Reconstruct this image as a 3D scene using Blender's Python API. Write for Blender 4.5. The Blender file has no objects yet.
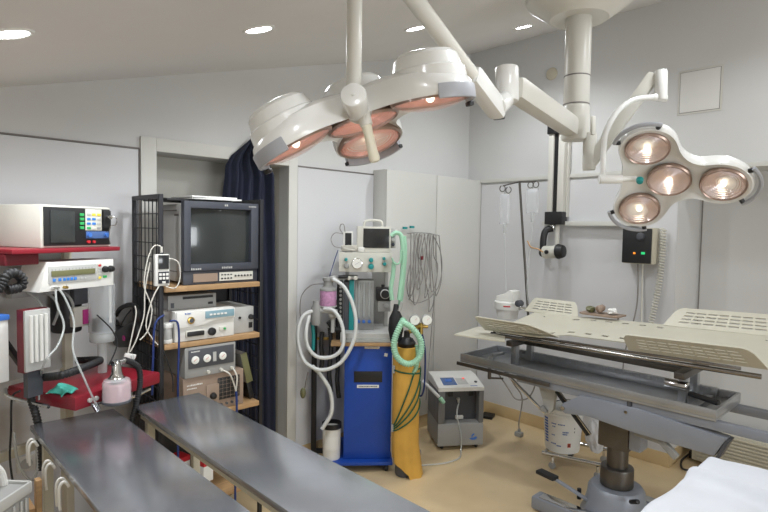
import bpy, bmesh, math, random
from mathutils import Vector, Matrix
random.seed(7)
COL = bpy.context.scene.collection
PI = math.pi
V = Vector

# ------------------------------------------------------------------ camera solve (room axes: X right along back wall, Y towards back wall)
FOC, PIT, ROL, YAW, HC = 542.33, .04914, .016754, .76402, 1.62
cp_, sp_, cy_, sy_ = math.cos(PIT), math.sin(PIT), math.cos(YAW), math.sin(YAW)
def _t(v): return V((v[0]*cy_+v[1]*sy_, -v[0]*sy_+v[1]*cy_, v[2]))
_f, _u, _r = V((0, cp_, -sp_)), V((0, sp_, cp_)), V((1, 0, 0))
CR = _t(_r*math.cos(ROL)+_u*math.sin(ROL)); CU = _t(-_r*math.sin(ROL)+_u*math.cos(ROL)); CF = _t(_f)
O = V((0, 0, HC))
def ray(x, y): return CF+CR*((x-384)/FOC)-CU*((y-256)/FOC)
def on(ax, val, x, y):
    d = ray(x, y); return O+d*((val-O[ax])/d[ax])
def Xp(v, x, y): return on(0, v, x, y)
def Yp(v, x, y): return on(1, v, x, y)
def Zp(v, x, y): return on(2, v, x, y)
def Dp(t, x, y): return O+ray(x, y)*t
def ceil_z(x): return 2.12+.274*x

# ------------------------------------------------------------------ materials
def lin(c):
    return tuple(((v/255)/12.92 if v/255 <= .04045 else ((v/255+.055)/1.055)**2.4) for v in c)+(1,)
MATS = {}
def mat(name, rgb, rough=.5, metal=0, var=.06, scale=6, bump=0, bscale=60, emit=None, es=0, alpha=1, trans=0, coat=0, stretch=None):
    m = bpy.data.materials.new(name); m.use_nodes = True
    nt = m.node_tree; b = nt.nodes['Principled BSDF']
    tc = nt.nodes.new('ShaderNodeTexCoord'); mp = nt.nodes.new('ShaderNodeMapping')
    if stretch: mp.inputs['Scale'].default_value = stretch
    nt.links.new(tc.outputs['Object'], mp.inputs[0])
    c = lin(rgb)
    if var:
        n = nt.nodes.new('ShaderNodeTexNoise'); n.inputs['Scale'].default_value = scale; n.inputs['Detail'].default_value = 4
        nt.links.new(mp.outputs[0], n.inputs['Vector'])
        r = nt.nodes.new('ShaderNodeValToRGB')
        r.color_ramp.elements[0].position = .3; r.color_ramp.elements[1].position = .7
        r.color_ramp.elements[0].color = tuple(v*(1-var) for v in c[:3])+(1,)
        r.color_ramp.elements[1].color = tuple(min(1, v*(1+var)) for v in c[:3])+(1,)
        nt.links.new(n.outputs['Fac'], r.inputs[0]); nt.links.new(r.outputs[0], b.inputs['Base Color'])
    else: b.inputs['Base Color'].default_value = c
    b.inputs['Roughness'].default_value = rough; b.inputs['Metallic'].default_value = metal
    if bump:
        n2 = nt.nodes.new('ShaderNodeTexNoise'); n2.inputs['Scale'].default_value = bscale; n2.inputs['Detail'].default_value = 3
        nt.links.new(mp.outputs[0], n2.inputs['Vector'])
        bp = nt.nodes.new('ShaderNodeBump'); bp.inputs['Strength'].default_value = bump; bp.inputs['Distance'].default_value = .01
        nt.links.new(n2.outputs['Fac'], bp.inputs['Height']); nt.links.new(bp.outputs[0], b.inputs['Normal'])
    if emit:
        b.inputs['Emission Color'].default_value = lin(emit); b.inputs['Emission Strength'].default_value = es
    if alpha < 1: b.inputs['Alpha'].default_value = alpha
    if trans: b.inputs['Transmission Weight'].default_value = trans
    if coat: b.inputs['Coat Weight'].default_value = coat
    MATS[name] = m; return m
mat('wall paint', (206, 206, 205), .75, var=.015, scale=3, bump=.03, bscale=150)
mat('wall panel', (206, 206, 208), .5, var=.012, scale=2)
mat('ceiling paint', (220, 218, 216), .85, var=.015, scale=3)
mat('cupboard laminate', (200, 199, 194), .5, var=.015, scale=2)
mat('door laminate', (188, 186, 178), .5, var=.02, scale=2)
mat('trim white', (205, 204, 198), .5, var=.015)
mat('seam dark', (120, 115, 112), .7, var=0)
mat('vinyl floor', (208, 185, 146), .33, var=.05, scale=5, bump=.02, bscale=30)
mat('vinyl skirting', (200, 176, 134), .4, var=.05, scale=8)
mat('brushed steel', (166, 168, 171), .32, .7, var=.12, scale=5, bump=.02, bscale=40)
mat('table steel', (176, 179, 186), .2, .85, var=.12, scale=4, bump=.03, bscale=9)
mat('dark steel', (96, 92, 88), .4, .8, var=.15, scale=8)
mat('rail steel', (140, 136, 132), .24, .95, var=.1)
mat('chrome', (205, 205, 205), .12, 1, var=0)
mat('brass', (190, 160, 90), .3, 1, var=.05)
mat('blue grey enamel', (138, 143, 153), .38, .15, var=.05, scale=5)
mat('cream enamel', (196, 190, 172), .45, var=.04)
mat('beige enamel', (194, 190, 174), .42, var=.03)
mat('lamp white', (222, 222, 219), .25, var=.015, coat=.3)
mat('arm cream', (208, 206, 198), .33, var=.02)
mat('grip grey', (160, 162, 168), .4, var=.03)
mat('handle ivory', (216, 210, 190), .4, var=.02)
mat('white plastic', (222, 221, 216), .4, var=.03)
mat('off white plastic', (206, 204, 194), .45, var=.03)
mat('grey plastic', (150, 150, 148), .5, var=.04)
mat('housing grey', (112, 112, 112), .5, var=.04)
mat('light grey plastic', (178, 178, 175), .5, var=.04)
mat('dark grey plastic', (72, 74, 80), .45, var=.05)
mat('slate bezel', (60, 63, 72), .45, var=.04)
mat('black plastic', (26, 26, 28), .45, var=.1)
mat('black metal', (38, 38, 42), .45, .3, var=.08)
mat('black rubber', (30, 30, 32), .6, var=.1)
mat('screen glass', (50, 54, 54), .13, var=.05, scale=3, coat=.5)
mat('dark screen', (40, 42, 44), .18, var=0, coat=.5)
mat('lcd olive', (112, 112, 78), .3, var=.05)
mat('red enamel', (134, 28, 42), .35, var=.06)
mat('dark red enamel', (104, 22, 34), .4, var=.06)
mat('blue enamel', (22, 68, 158), .42, var=.07, scale=5)
mat('blue trim', (60, 110, 190), .45, var=.03)
mat('teal plastic', (30, 140, 140), .45, var=.05)
mat('teal cloth', (70, 165, 150), .85, var=.1)
mat('green key', (50, 165, 90), .5, var=0)
mat('blue key', (55, 125, 205), .5, var=0)
mat('yellow key', (225, 205, 60), .5, var=0)
mat('red key', (190, 40, 50), .5, var=0)
mat('magenta label', (195, 60, 140), .6, var=0)
mat('yellow cloth', (206, 160, 72), .85, var=.09, scale=7, bump=.25, bscale=25)
mat('navy cloth', (28, 33, 52), .9, var=.15, scale=8, bump=.2, bscale=60)
mat('white sheet', (208, 212, 220), .85, var=.02, scale=10, bump=.12, bscale=28)
mat('wood shelf', (172, 138, 98), .5, var=.15, scale=10, stretch=(1, 8, 8))
mat('brown enamel', (148, 128, 112), .5, var=.05)
mat('cardboard', (176, 140, 100), .8, var=.08)
mat('paper', (228, 228, 224), .8, var=.03)
mat('mint hose', (164, 212, 182), .45, var=.05, alpha=.92)
mat('white hose', (212, 214, 212), .4, var=.04, alpha=.94)
mat('clear tube', (205, 210, 208), .2, var=0, alpha=.45)
mat('clear plastic', (215, 220, 222), .12, var=0, alpha=.38)
mat('iv bag', (222, 224, 228), .2, var=.03, alpha=.4)
mat('translucent bag', (226, 226, 228), .35, var=.05, alpha=.75, bump=.3, bscale=30)
mat('soda lime pink', (214, 160, 168), .8, var=.2, scale=60, bump=.4, bscale=120)
mat('soda lime lilac', (190, 140, 176), .8, var=.2, scale=60, bump=.4, bscale=120)
mat('green cord', (30, 90, 62), .7, var=.2, scale=60)
mat('blue cable', (30, 52, 110), .5, var=.05)
mat('white cable', (208, 205, 196), .5, var=.05)
mat('grey cable', (136, 132, 128), .5, var=.1)
mat('gauge face', (232, 232, 226), .4, var=0)
mat('ink', (36, 38, 46), .6, var=0)
mat('blue ink', (70, 105, 175), .6, var=.1, scale=30)
mat('orange label', (205, 90, 60), .6, var=0)
mat('socket white', (215, 214, 208), .4, var=0)
mat('reflector rose', (242, 188, 176), .25, .45, var=.06, scale=30)
mat('reflector blush', (236, 226, 224), .2, .75, var=.06, scale=30)
mat('lens glass', (250, 205, 192), .06, var=0, alpha=.35)
mat('lens glass pale', (240, 215, 208), .06, var=0, alpha=.12)
mat('lens rim', (160, 138, 126), .3, .7, var=.05)
mat('bulb glow', (255, 232, 190), .5, var=0, emit=(255, 238, 212), es=5)
mat('downlight glow', (255, 255, 255), .5, var=0, emit=(250, 250, 255), es=22)
mat('led green', (50, 220, 130), .5, var=0, emit=(40, 180, 110), es=.4)
mat('led orange', (250, 150, 40), .5, var=0, emit=(255, 140, 30), es=.8)
mat('led red', (240, 60, 50), .5, var=0, emit=(255, 60, 40), es=.8)
mat('panel blue', (72, 100, 150), .2, var=0, coat=.4)
mat('panel teal grey', (128, 160, 172), .4, var=0)
mat('coloured flesh', (170, 96, 60), .5, var=.2)

# ------------------------------------------------------------------ mesh builder
ROOT = {}
def axis_m(p0, p1):
    p0, p1 = V(p0), V(p1); d = p1-p0
    q = V((0, 0, 1)).rotation_difference(d) if d.length > 1e-9 else Matrix.Identity(3).to_quaternion()
    return Matrix.Translation(p0) @ q.to_matrix().to_4x4(), d.length
def spline(pts, n=6, closed=False):
    pts = [V(p) for p in pts]; out = []; N = len(pts)
    if N < 3: return pts
    rng = range(N if closed else N-1)
    for i in rng:
        if closed: a, b, c, d = (pts[(i+k) % N] for k in (-1, 0, 1, 2))
        else: a, b, c, d = pts[max(i-1, 0)], pts[i], pts[i+1], pts[min(i+2, N-1)]
        for k in range(n):
            t = k/n
            out.append(.5*((2*b)+(c-a)*t+(2*a-5*b+4*c-d)*t*t+(3*b-a-3*c+d)*t**3))
    if not closed: out.append(pts[-1])
    return out
class MB:
    """collects shapes into ONE mesh; authored in the frame of its thing (or the world when world=True)"""
    def __init__(s, thing=None, world=False, M=None):
        s.bm = bmesh.new(); s.t = thing; s.k = 0
        s.W = ROOT.get(thing.name, Matrix.Identity(4)) if thing else Matrix.Identity(4)
        if M is not None: s.F = s.W.inverted() @ M
        else: s.F = s.W.inverted() if world else Matrix.Identity(4)
    def add(s, b2, M=None):
        for f in b2.faces: f.material_index = s.k
        if M is not None: b2.transform(M)
        me = bpy.data.meshes.new('tmp'); b2.to_mesh(me); b2.free(); s.bm.from_mesh(me); bpy.data.meshes.remove(me); return s
    def mi(s, k): s.k = k; return s
    def box(s, c, d, bev=0, R=None, seg=2):
        b = bmesh.new(); bmesh.ops.create_cube(b, size=1)
        bmesh.ops.scale(b, vec=V(d), verts=b.verts)
        if bev: bmesh.ops.bevel(b, geom=b.edges[:], offset=min(bev, min(d)*.49), segments=seg, profile=.6, affect='EDGES')
        M = Matrix.Translation(V(c))
        if R is not None: M = M @ (R if isinstance(R, Matrix) else Matrix.Rotation(R, 4, 'Z'))
        return s.add(b, M)
    def bx(s, x0, x1, y0, y1, z0, z1, bev=0): return s.box(((x0+x1)/2, (y0+y1)/2, (z0+z1)/2), (abs(x1-x0), abs(y1-y0), abs(z1-z0)), bev)
    def bar(s, p0, p1, w, h, bev=0, up=(0, 0, 1)):
        p0, p1 = V(p0), V(p1); d = p1-p0; z = d.normalized(); x = V(up).cross(z)
        if x.length < 1e-4: x = V((1, 0, 0))
        x.normalize(); y = z.cross(x)
        M = Matrix((x, y, z)).transposed().to_4x4(); M.translation = (p0+p1)/2
        return s.box((0, 0, 0), (w, h, d.length), bev, None) if False else s._bar(M, w, h, d.length, bev)
    def _bar(s, M, w, h, l, bev):
        b = bmesh.new(); bmesh.ops.create_cube(b, size=1); bmesh.ops.scale(b, vec=V((w, h, l)), verts=b.verts)
        if bev: bmesh.ops.bevel(b, geom=b.edges[:], offset=min(bev, min(w, h, l)*.49), segments=2, profile=.6, affect='EDGES')
        return s.add(b, M)
    def cyl(s, p0, p1, r0, r1=None, seg=20, bev=0):
        r1 = r0 if r1 is None else r1; M, L = axis_m(p0, p1)
        if bev:
            bv = min(bev, L*.45, max(r0, r1)*.6)
            return s.lathe([(0, 0), (r0-bv, 0), (r0-.3*bv, .3*bv), (r0, bv), (r1, L-bv), (r1-.3*bv, L-.3*bv), (r1-bv, L), (0, L)], seg, M)
        return s.lathe([(0, 0), (r0, 0), (r1, L), (0, L)], seg, M)
    def lathe(s, prof, seg=24, M=None):
        b = bmesh.new(); rings = []
        for r, z in prof:
            if r < 1e-6: rings.append([b.verts.new((0, 0, z))])
            else: rings.append([b.verts.new((r*math.cos(2*PI*i/seg), r*math.sin(2*PI*i/seg), z)) for i in range(seg)])
        for a, c in zip(rings, rings[1:]):
            for i in range(seg):
                j = (i+1) % seg
                if len(a) == 1 and len(c) == 1: continue
                if len(a) == 1: b.faces.new((a[0], c[i], c[j]))
                elif len(c) == 1: b.faces.new((a[i], a[j], c[0]))
                else: b.faces.new((a[i], a[j], c[j], c[i]))
        bmesh.ops.recalc_face_normals(b, faces=b.faces)
        return s.add(b, M)
    def sph(s, c, r, sc=(1, 1, 1), seg=16):
        b = bmesh.new(); bmesh.ops.create_uvsphere(b, u_segments=seg, v_segments=max(6, seg//2), radius=r)
        return s.add(b, Matrix.Translation(V(c)) @ Matrix.Diagonal((sc[0], sc[1], sc[2], 1)))
    def tube(s, pts, r, seg=8, closed=False, n=6, rib=0):
        P = spline(pts, n, closed) if n else [V(p) for p in pts]
        if rib:                                   # corrugated hose: resample and modulate the radius
            Q = [P[0]]; acc = 0
            for a, c in zip(P, P[1:]):
                L = (c-a).length; 
                while acc+L >= rib/4 and L > 0:
                    a = a+(c-a)*((rib/4-acc)/L); Q.append(a.copy()); L = (c-a).length; acc = 0
                acc += L
            P = Q
        b = bmesh.new(); rings = []; N = len(P); nrm = None
        for i, p in enumerate(P):
            if closed: t = P[(i+1) % N]-P[i-1]
            else: t = P[min(i+1, N-1)]-P[max(i-1, 0)]
            if t.length < 1e-9: t = V((0, 0, 1))
            t.normalize()
            if nrm is None:
                nrm = t.cross(V((0, 0, 1)));
                if nrm.length < .05: nrm = t.cross(V((1, 0, 0)))
                nrm.normalize()
            else:
                nrm = nrm-t*nrm.dot(t)
                if nrm.length < 1e-6: nrm = t.orthogonal()
                nrm.normalize()
            bi = t.cross(nrm)
            rr = r*(1 if not rib else (1.06 if (i % 4) < 2 else .86))
            rings.append([b.verts.new(p+(nrm*math.cos(2*PI*k/seg)+bi*math.sin(2*PI*k/seg))*rr) for k in range(seg)])
        pr = list(zip(rings, rings[1:]))
        if closed: pr.append((rings[-1], rings[0]))
        for a, c in pr:
            for k in range(seg):
                j = (k+1) % seg; b.faces.new((a[k], a[j], c[j], c[k]))
        if not closed: b.faces.new(rings[0][::-1]); b.faces.new(rings[-1])
        bmesh.ops.recalc_face_normals(b, faces=b.faces)
        return s.add(b)
    def prism(s, outline, z0, z1, M=None, bev=0):
        b = bmesh.new(); vs = [b.verts.new((x, y, z0)) for x, y in outline]; f = b.faces.new(vs)
        r = bmesh.ops.extrude_face_region(b, geom=[f]); bmesh.ops.translate(b, vec=(0, 0, z1-z0), verts=[v for v in r['geom'] if isinstance(v, bmesh.types.BMVert)])
        bmesh.ops.recalc_face_normals(b, faces=b.faces)
        if bev:
            ed = [e for e in b.edges if abs(e.verts[0].co.z-e.verts[1].co.z) < 1e-6]
            bmesh.ops.bevel(b, geom=ed, offset=bev, segments=2, profile=.6, affect='EDGES')
        return s.add(b, M)
    def surf(s, fn, nu, nv, skip=None, thick=0):
        b = bmesh.new(); g = [[b.verts.new(fn(i/nu, j/nv)) for j in range(nv+1)] for i in range(nu+1)]
        for i in range(nu):
            for j in range(nv):
                if skip and skip(i, j): continue
                b.faces.new((g[i][j], g[i+1][j], g[i+1][j+1], g[i][j+1]))
        bmesh.ops.delete(b, geom=[v for v in b.verts if not v.link_faces], context='VERTS')
        if thick: bmesh.ops.solidify(b, geom=b.faces[:], thickness=thick)
        bmesh.ops.recalc_face_normals(b, faces=b.faces)
        return s.add(b)
    def build(s, name, mats, parent=None, label=None, ang=35, kind=None):
        parent = parent or s.t
        s.bm.transform(s.F)
        me = bpy.data.meshes.new(name); s.bm.to_mesh(me); s.bm.free()
        for m in ([mats] if isinstance(mats, str) else mats): me.materials.append(MATS[m])
        for p in me.polygons: p.use_smooth = True
        me.set_sharp_from_angle(angle=math.radians(ang))
        o = bpy.data.objects.new(name, me); COL.objects.link(o)
        if parent: o.parent = parent
        if label: o['label'] = label
        if kind: o['kind'] = kind
        return o
def thing(name, label, cat, loc=(0, 0, 0), rz=0, group=None):
    o = bpy.data.objects.new(name, None); COL.objects.link(o); o.empty_display_size = .05
    o.location = loc; o.rotation_euler = (0, 0, math.radians(rz)); o['label'] = label; o['category'] = cat
    if group: o['group'] = group
    ROOT[o.name] = Matrix.Translation(V(loc)) @ Matrix.Rotation(math.radians(rz), 4, 'Z')
    return o
def tag(o, label, cat, group=None):
    o['label'] = label; o['category'] = cat
    if group: o['group'] = group
    return o
def struct(name, mb, mats): return mb.build(name, mats, kind='structure')
def lpx(t, ax, val, x, y):
    """pixel ray -> point on a plane of the thing's own frame, in that frame"""
    W = ROOT[t.name].inverted(); o = W @ O; d = W.to_3x3() @ ray(x, y)
    return o+d*((val-o[ax])/d[ax])
def ring_pts(c, r, a, b, n=24, t0=0, t1=2*PI):
    a, b, c = V(a), V(b), V(c)
    return [c+a*(r*math.cos(t0+(t1-t0)*i/n))+b*(r*math.sin(t0+(t1-t0)*i/n)) for i in range(n if abs(t1-t0-2*PI) < 1e-6 else n+1)]

# ================================================================== THE ROOM
YW, XW, XR, YR = 3.08, 4.0, 4.45, 1.29
XL, YF = -1.6, -3.4
struct('floor', MB().bx(XL-.1, XR+.1, YF-.1, YW+.3, -.1, 0), 'vinyl floor')
m = MB()
m.prism([(XL-.1, ceil_z(XL-.1)), (XR+.1, ceil_z(XR+.1)), (XR+.1, ceil_z(XR+.1)+.1), (XL-.1, ceil_z(XL-.1)+.1)], -(YW+.3), -(YF-.1), Matrix.Rotation(PI/2, 4, 'X'))
struct('ceiling', m, 'ceiling paint')
def wall_y(mb, x0, x1, y, th, z0=0, z1=None):       # wall panel facing -Y, top under the sloping ceiling
    a = ceil_z(x0) if z1 is None else z1; c = ceil_z(x1) if z1 is None else z1
    mb.prism([(x0, z0), (x1, z0), (x1, c), (x0, a)], -(y+th), -y, Matrix.Rotation(PI/2, 4, 'X'))
dxl, dxr = Yp(YW, 155.5, 170).x, Yp(YW, 287.5, 190).x
dz = Yp(YW, 200, 156.5).z
m = MB()
wall_y(m, XL-.1, dxl, YW, .1); wall_y(m, dxl, dxr, YW, .1, dz); wall_y(m, dxr, XW+.1, YW, .1)
struct('wall_back', m, 'wall paint')
m = MB(); m.bx(dxl, dxr, YW+.2, YW+.3, 0, dz); m.bx(dxl-.06, dxl, YW+.1, YW+.3, 0, dz+.06); m.bx(dxr, dxr+.06, YW+.1, YW+.3, 0, dz+.06); m.bx(dxl, dxr, YW+.1, YW+.3, dz, dz+.06)
struct('door_1', m, 'door laminate')
m = MB()
z0 = Yp(YW, 145, 149).z
for (a, b, c) in ((dxl-.085, dxl, dz+.075), (dxr, dxr+.07, dz+.075)): m.bx(a, b, YW-.018, YW, 0, c, .003)
m.bx(dxl, dxr, YW-.018, YW, dz, dz+.075, .003)
struct('trim_1', m, 'trim white')
# wall panels left and right of the doorway, with the thin dark joint above them
m = MB(); m.bx(XL, dxl-.095, YW-.008, YW, .1, 2.03); m.bx(dxr+.078, 2.82, YW-.008, YW, .1, 2.03); struct('trim_2', m, 'wall panel')
m = MB(); m.bx(XL, dxl-.09, YW-.011, YW, 2.033, 2.041); m.bx(dxr+.075, 2.82, YW-.011, YW, 2.033, 2.041); m.bx(dxl-.092, dxl-.087, YW-.009, YW, .1, 2.035); struct('trim_3', m, 'seam dark')
# right wall with the niche
m = MB()
def wall_x(mb, x, th, y0, y1, z0, z1): mb.bx(x, x+th, y0, y1, z0, z1)
wall_x(m, XW, XR-XW+.1, YR, YW+.1, 0, ceil_z(XW)); wall_x(m, XW, XR-XW+.1, YF, YR, 2.06, ceil_z(XW)); wall_x(m, XR, .1, YF, YR, 0, 2.06)
struct('wall_right', m, 'wall paint')
m = MB(); m.bx(XW-.008, XW, YR+.004, YW-.16, .1, 2.03); struct('trim_4', m, 'wall panel')
m = MB(); m.bx(XW-.022, XW, YF, YW-.152, 2.045, 2.075, .003); struct('trim_5', m, 'trim white')
m = MB(); m.bx(XR-.006, XR, YR-.022, YR-.016, .1, 2.05); m.bx(XR-.006, XR, .3, .306, .1, 2.05); struct('trim_6', m, 'seam dark')
struct('wall_left', MB().bx(XL-.1, XL, YF, YW, 0, ceil_z(XL)), 'wall paint')
m = MB(); wall_y(m, XL-.1, XR+.1, YF-.1, .1); struct('wall_front', m, 'wall paint')
m = MB(); m.bx(XW-.012, XW, YR-.012, YW-.15, 0, .1, .004); m.bx(XW, XR, YR-.012, YR, 0, .1); m.bx(XR-.012, XR, YF, YR-.012, 0, .1); struct('baseboard_right', m, 'vinyl skirting')
m = MB(); m.bx(XL, dxl-.1, YW-.012, YW, 0, .1, .004); m.bx(dxr+.07, 2.82, YW-.012, YW, 0, .1, .004); struct('baseboard_back', m, 'vinyl skirting')

# unseen window frame behind the camera, added to go with a fill light
m = MB(); 
for a, b, c, d in ((.3, .36, .9, 2.0), (1.57, 1.63, .96, 1.94), (2.84, 2.9, .9, 2.0)): m.bx(a, b, YF+.001, YF+.05, c, d, .004)
m.bx(.36, 2.84, YF+.001, YF+.05, .9, .96, .004); m.bx(.36, 2.84, YF+.001, YF+.05, 1.94, 2.0, .004); struct('added_window_1', m, 'trim white')
L = bpy.data.lights.new('room_fill_light', 'AREA'); L.shape = 'RECTANGLE'; L.size = 2.4; L.size_y = .95; L.energy = 60; L.color = (.93, .97, 1)  # area light added out of view to brighten the room
lo = bpy.data.objects.new('room_fill_light', L); COL.objects.link(lo); lo.location = (1.6, YF+.06, 1.45); lo.rotation_euler = (PI/2, 0, 0)

# built-in cupboard in the corner
t = thing('built_in_cupboard', 'tall flush white two-door cupboard filling the corner behind the blue cart', 'cupboard', (3.41, 3.0, 0))
m = MB(t, True); m.bx(2.823, XW-.002, 2.946, YW-.001, .1, 2.07, .002); m.build('body', 'cupboard laminate')
for a, b in ((2.823, 3.388), (3.394, XW-.003)):
    m = MB(t, True); m.bx(a, b, 2.926, 2.945, .104, 2.068, .003); m.build('door', 'cupboard laminate')
m = MB(t, True); m.bx(2.823, XW-.014, 2.936, YW-.012, 0, .1); m.build('plinth', 'vinyl skirting')

# ceiling downlights: the visible row, plus an unseen row added as fill
DL = [(Vector((.343, 2.07)), 'leftmost recessed round ceiling downlight above red trolley'), (Vector((1.22, 2.06)), 'recessed round ceiling downlight above the door curtain'),
      (Vector((2.21, 2.08)), 'recessed round ceiling downlight above the cupboard, right of the lamp tube'), (Vector((3.29, 2.09)), 'recessed round ceiling downlight beside the lamp ceiling mount')]
DL_FILL = [(Vector((x, .55)), 'added round ceiling downlight in the unseen row that brightens the room') for x in (-.7, .4, 1.4, 2.4, 3.3)]
tilt = math.atan(.274)
for (p, lb) in DL+DL_FILL:
    z = ceil_z(p.x)
    t = thing('ceiling_downlight', lb, 'ceiling light', (p.x, p.y, z), 0, 'recessed ceiling downlights')
    M = Matrix.Translation((p.x, p.y, z)) @ Matrix.Rotation(-tilt, 4, 'Y')
    m = MB(t, M=M); m.lathe([(.052, -.002), (.058, -.006), (.066, -.006), (.07, 0)], 28); m.build('trim_ring', 'white plastic')
    m = MB(t, M=M); m.lathe([(0, -.003), (.0525, -.003), (.0525, 0), (0, 0)], 28); m.build('lamp_disc', 'downlight glow')
    L = bpy.data.lights.new('downlight', 'SPOT'); L.energy = 30 if p.y > 1 else 15; L.spot_size = math.radians(165); L.spot_blend = .8; L.shadow_soft_size = .06; L.color = (.93, .97, 1)
    lo = bpy.data.objects.new('downlight_lamp', L); COL.objects.link(lo); lo.location = (p.x, p.y, z-.08)

# ================================================================== WALL FITTINGS
c = [Xp(XW, *q) for q in ((679, 72), (724, 65), (724, 110), (678, 116))]
y0, y1, zb, zt = c[1].y, c[0].y, c[2].z, c[0].z
t = thing('access_panel', 'square white access hatch high on the right wall', 'hatch', (XW, (y0+y1)/2, zb))
m = MB(t, True); m.bx(XW-.004, XW-.001, y0, y1, zb, zt, .001); m.build('frame', 'trim white')
m = MB(t, True); m.bx(XW-.0046, XW-.0041, y0+.012, y1-.012, zb+.012, zt-.012); m.build('joint', 'seam dark')
m = MB(t, True); m.bx(XW-.008, XW-.0047, y0+.015, y1-.015, zb+.015, zt-.015, .001); m.build('cover', 'lamp white')
q = Xp(XW, 552, 74)
tag(MB().cyl((XW, q.y, q.z), (XW-.012, q.y, q.z), .05, .046, 28, .004).build('wall_disc', 'cream enamel'), 'small round cream blanking disc high on the right wall', 'wall disc')
q = Yp(YW-.008, 26, 463)
t = thing('wall_socket', 'round white wall socket low behind the red trolley', 'socket', (q.x, YW-.008, q.z))
m = MB(t, True); m.box((q.x, YW-.0135, q.z), (.08, .01, .08), .004); m.build('plate', 'socket white')
m = MB(t, True); m.cyl((q.x, YW-.0185, q.z), (q.x, YW-.0215, q.z), .026); m.build('insert', 'light grey plastic')
# wall ledge
a, b = Xp(XW-.008, 545, 224), Xp(XW-.008, 640, 222)
tag(MB().bx(XW-.06, XW-.0085, b.y, a.y, 1.672, 1.706, .003).build('wall_ledge', 'trim white'), 'narrow white wall ledge running behind the black control box', 'ledge')
# column rail with camera arm
t = thing('wall_rail_arm', 'tall cream wall rail with black slider and jointed camera arm', 'wall arm', (XW-.01, 2.150, 1.7))
m = MB(t, True); m.bx(XW-.05, XW-.0085, 2.078, 2.230, 1.74, 2.44, .004); m.bx(XW-.1, XW-.0505, 2.178, 2.222, 1.76, 2.42, .006); m.bx(XW-.1, XW-.0505, 2.086, 2.138, 1.76, 2.42, .006); m.build('rail', 'arm cream')
m = MB(t, True); m.bx(XW-.085, XW-.051, 2.139, 2.177, 1.77, 2.41); m.build('track', 'black plastic')
for z in (2.44, 1.735):
    m = MB(t, True); m.bx(XW-.115, XW-.03, 2.082, 2.230, z-.055, z+.045, .006); m.build('end_cap', 'black plastic')
m = MB(t, True); m.cyl((XW-.07, 2.182, 1.68), (XW-.07, 2.182, 1.64), .022, None, 16, .003); m.build('swivel', 'chrome')
m = MB(t, True)
m.tube([(XW-.07, 2.182, 1.65), (XW-.1, 2.222, 1.63), (XW-.12, 2.230, 1.56), (XW-.12, 2.230, 1.46)], .026, 12); m.sph((XW-.12, 2.230, 1.455), .033); m.build('elbow_arm', 'black plastic')
m = MB(t, True); m.bx(XW-.085, XW-.06, 2.122, 2.150, 1.46, 1.68, .006); m.build('hanger', 'arm cream')
m = MB(t, True); m.cyl((XW-.12, 2.222, 1.46), (XW-.12, 2.102, 1.47), .052, .05, 20, .01); m.build('camera_body', 'off white plastic')
m = MB(t, True); m.cyl((XW-.12, 2.110, 1.47), (XW-.12, 2.050, 1.475), .06, .05, 16, .012); m.cyl((XW-.175, 2.166, 1.465), (XW-.185, 2.166, 1.465), .016); m.build('knob', 'black plastic')
# black control box
CB = t = thing('control_box', 'black control box with orange and green lamps and a coiled cord on the wall', 'control box', (XW-.01, 1.54, 1.41))
m = MB(t, True); m.bx(XW-.13, XW-.0085, 1.40, 1.6, 1.41, 1.66, .006); m.build('casing', 'cream enamel')
m = MB(t, True); m.bx(XW-.145, XW-.131, 1.405, 1.6, 1.415, 1.655, .004); m.build('front_panel', 'black plastic')
m = MB(t, True); m.cyl((XW-.145, 1.475, 1.6), (XW-.165, 1.475, 1.6), .028, .024, 20, .004); m.build('knob', 'dark grey plastic')
m = MB(t, True); m.bx(XW-.147, XW-.1455, 1.507, 1.521, 1.478, 1.49); m.build('orange_lamp', 'led orange')
m = MB(t, True); m.bx(XW-.147, XW-.1455, 1.443, 1.468, 1.478, 1.494); m.build('green_lamp', 'led green')
# curly cord and thin cables under it
pts = []
A, B = V((XW-.05, 1.365, 1.66)), V((XW-.05, 1.42, 1.0))
for i in range(420):
    f = i/419; p = A.lerp(B, f); p.y += -.02*math.sin(f*PI); a = f*2*PI*34
    pts.append(p+V((math.cos(a)*.016, math.sin(a)*.018, 0)))
m = MB(CB, True); m.tube(pts, .005, 5, n=0); m.tube([B, B+V((0, .03, -.05)), B+V((0, .06, -.02)), V((XW-.04, 1.49, 1.12)), V((XW-.03, 1.5, 1.408))], .006, 6)
m.build('coiled_cord', 'off white plastic', CB)
m = MB(); m.tube([(XW-.06, 1.52, 1.409), Xp(XW-.05, 638, 290), Xp(XW-.05, 635, 315), (XW-.04, 1.6, .7), (XW-.04, 1.6, .2), (XW-.05, 1.58, .01), (XW-.15, 1.5, .006)], .005, 6)
tag(m.build('box_cable', 'grey cable'), 'thin grey cable dropping straight from the black control box', 'cable')

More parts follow.
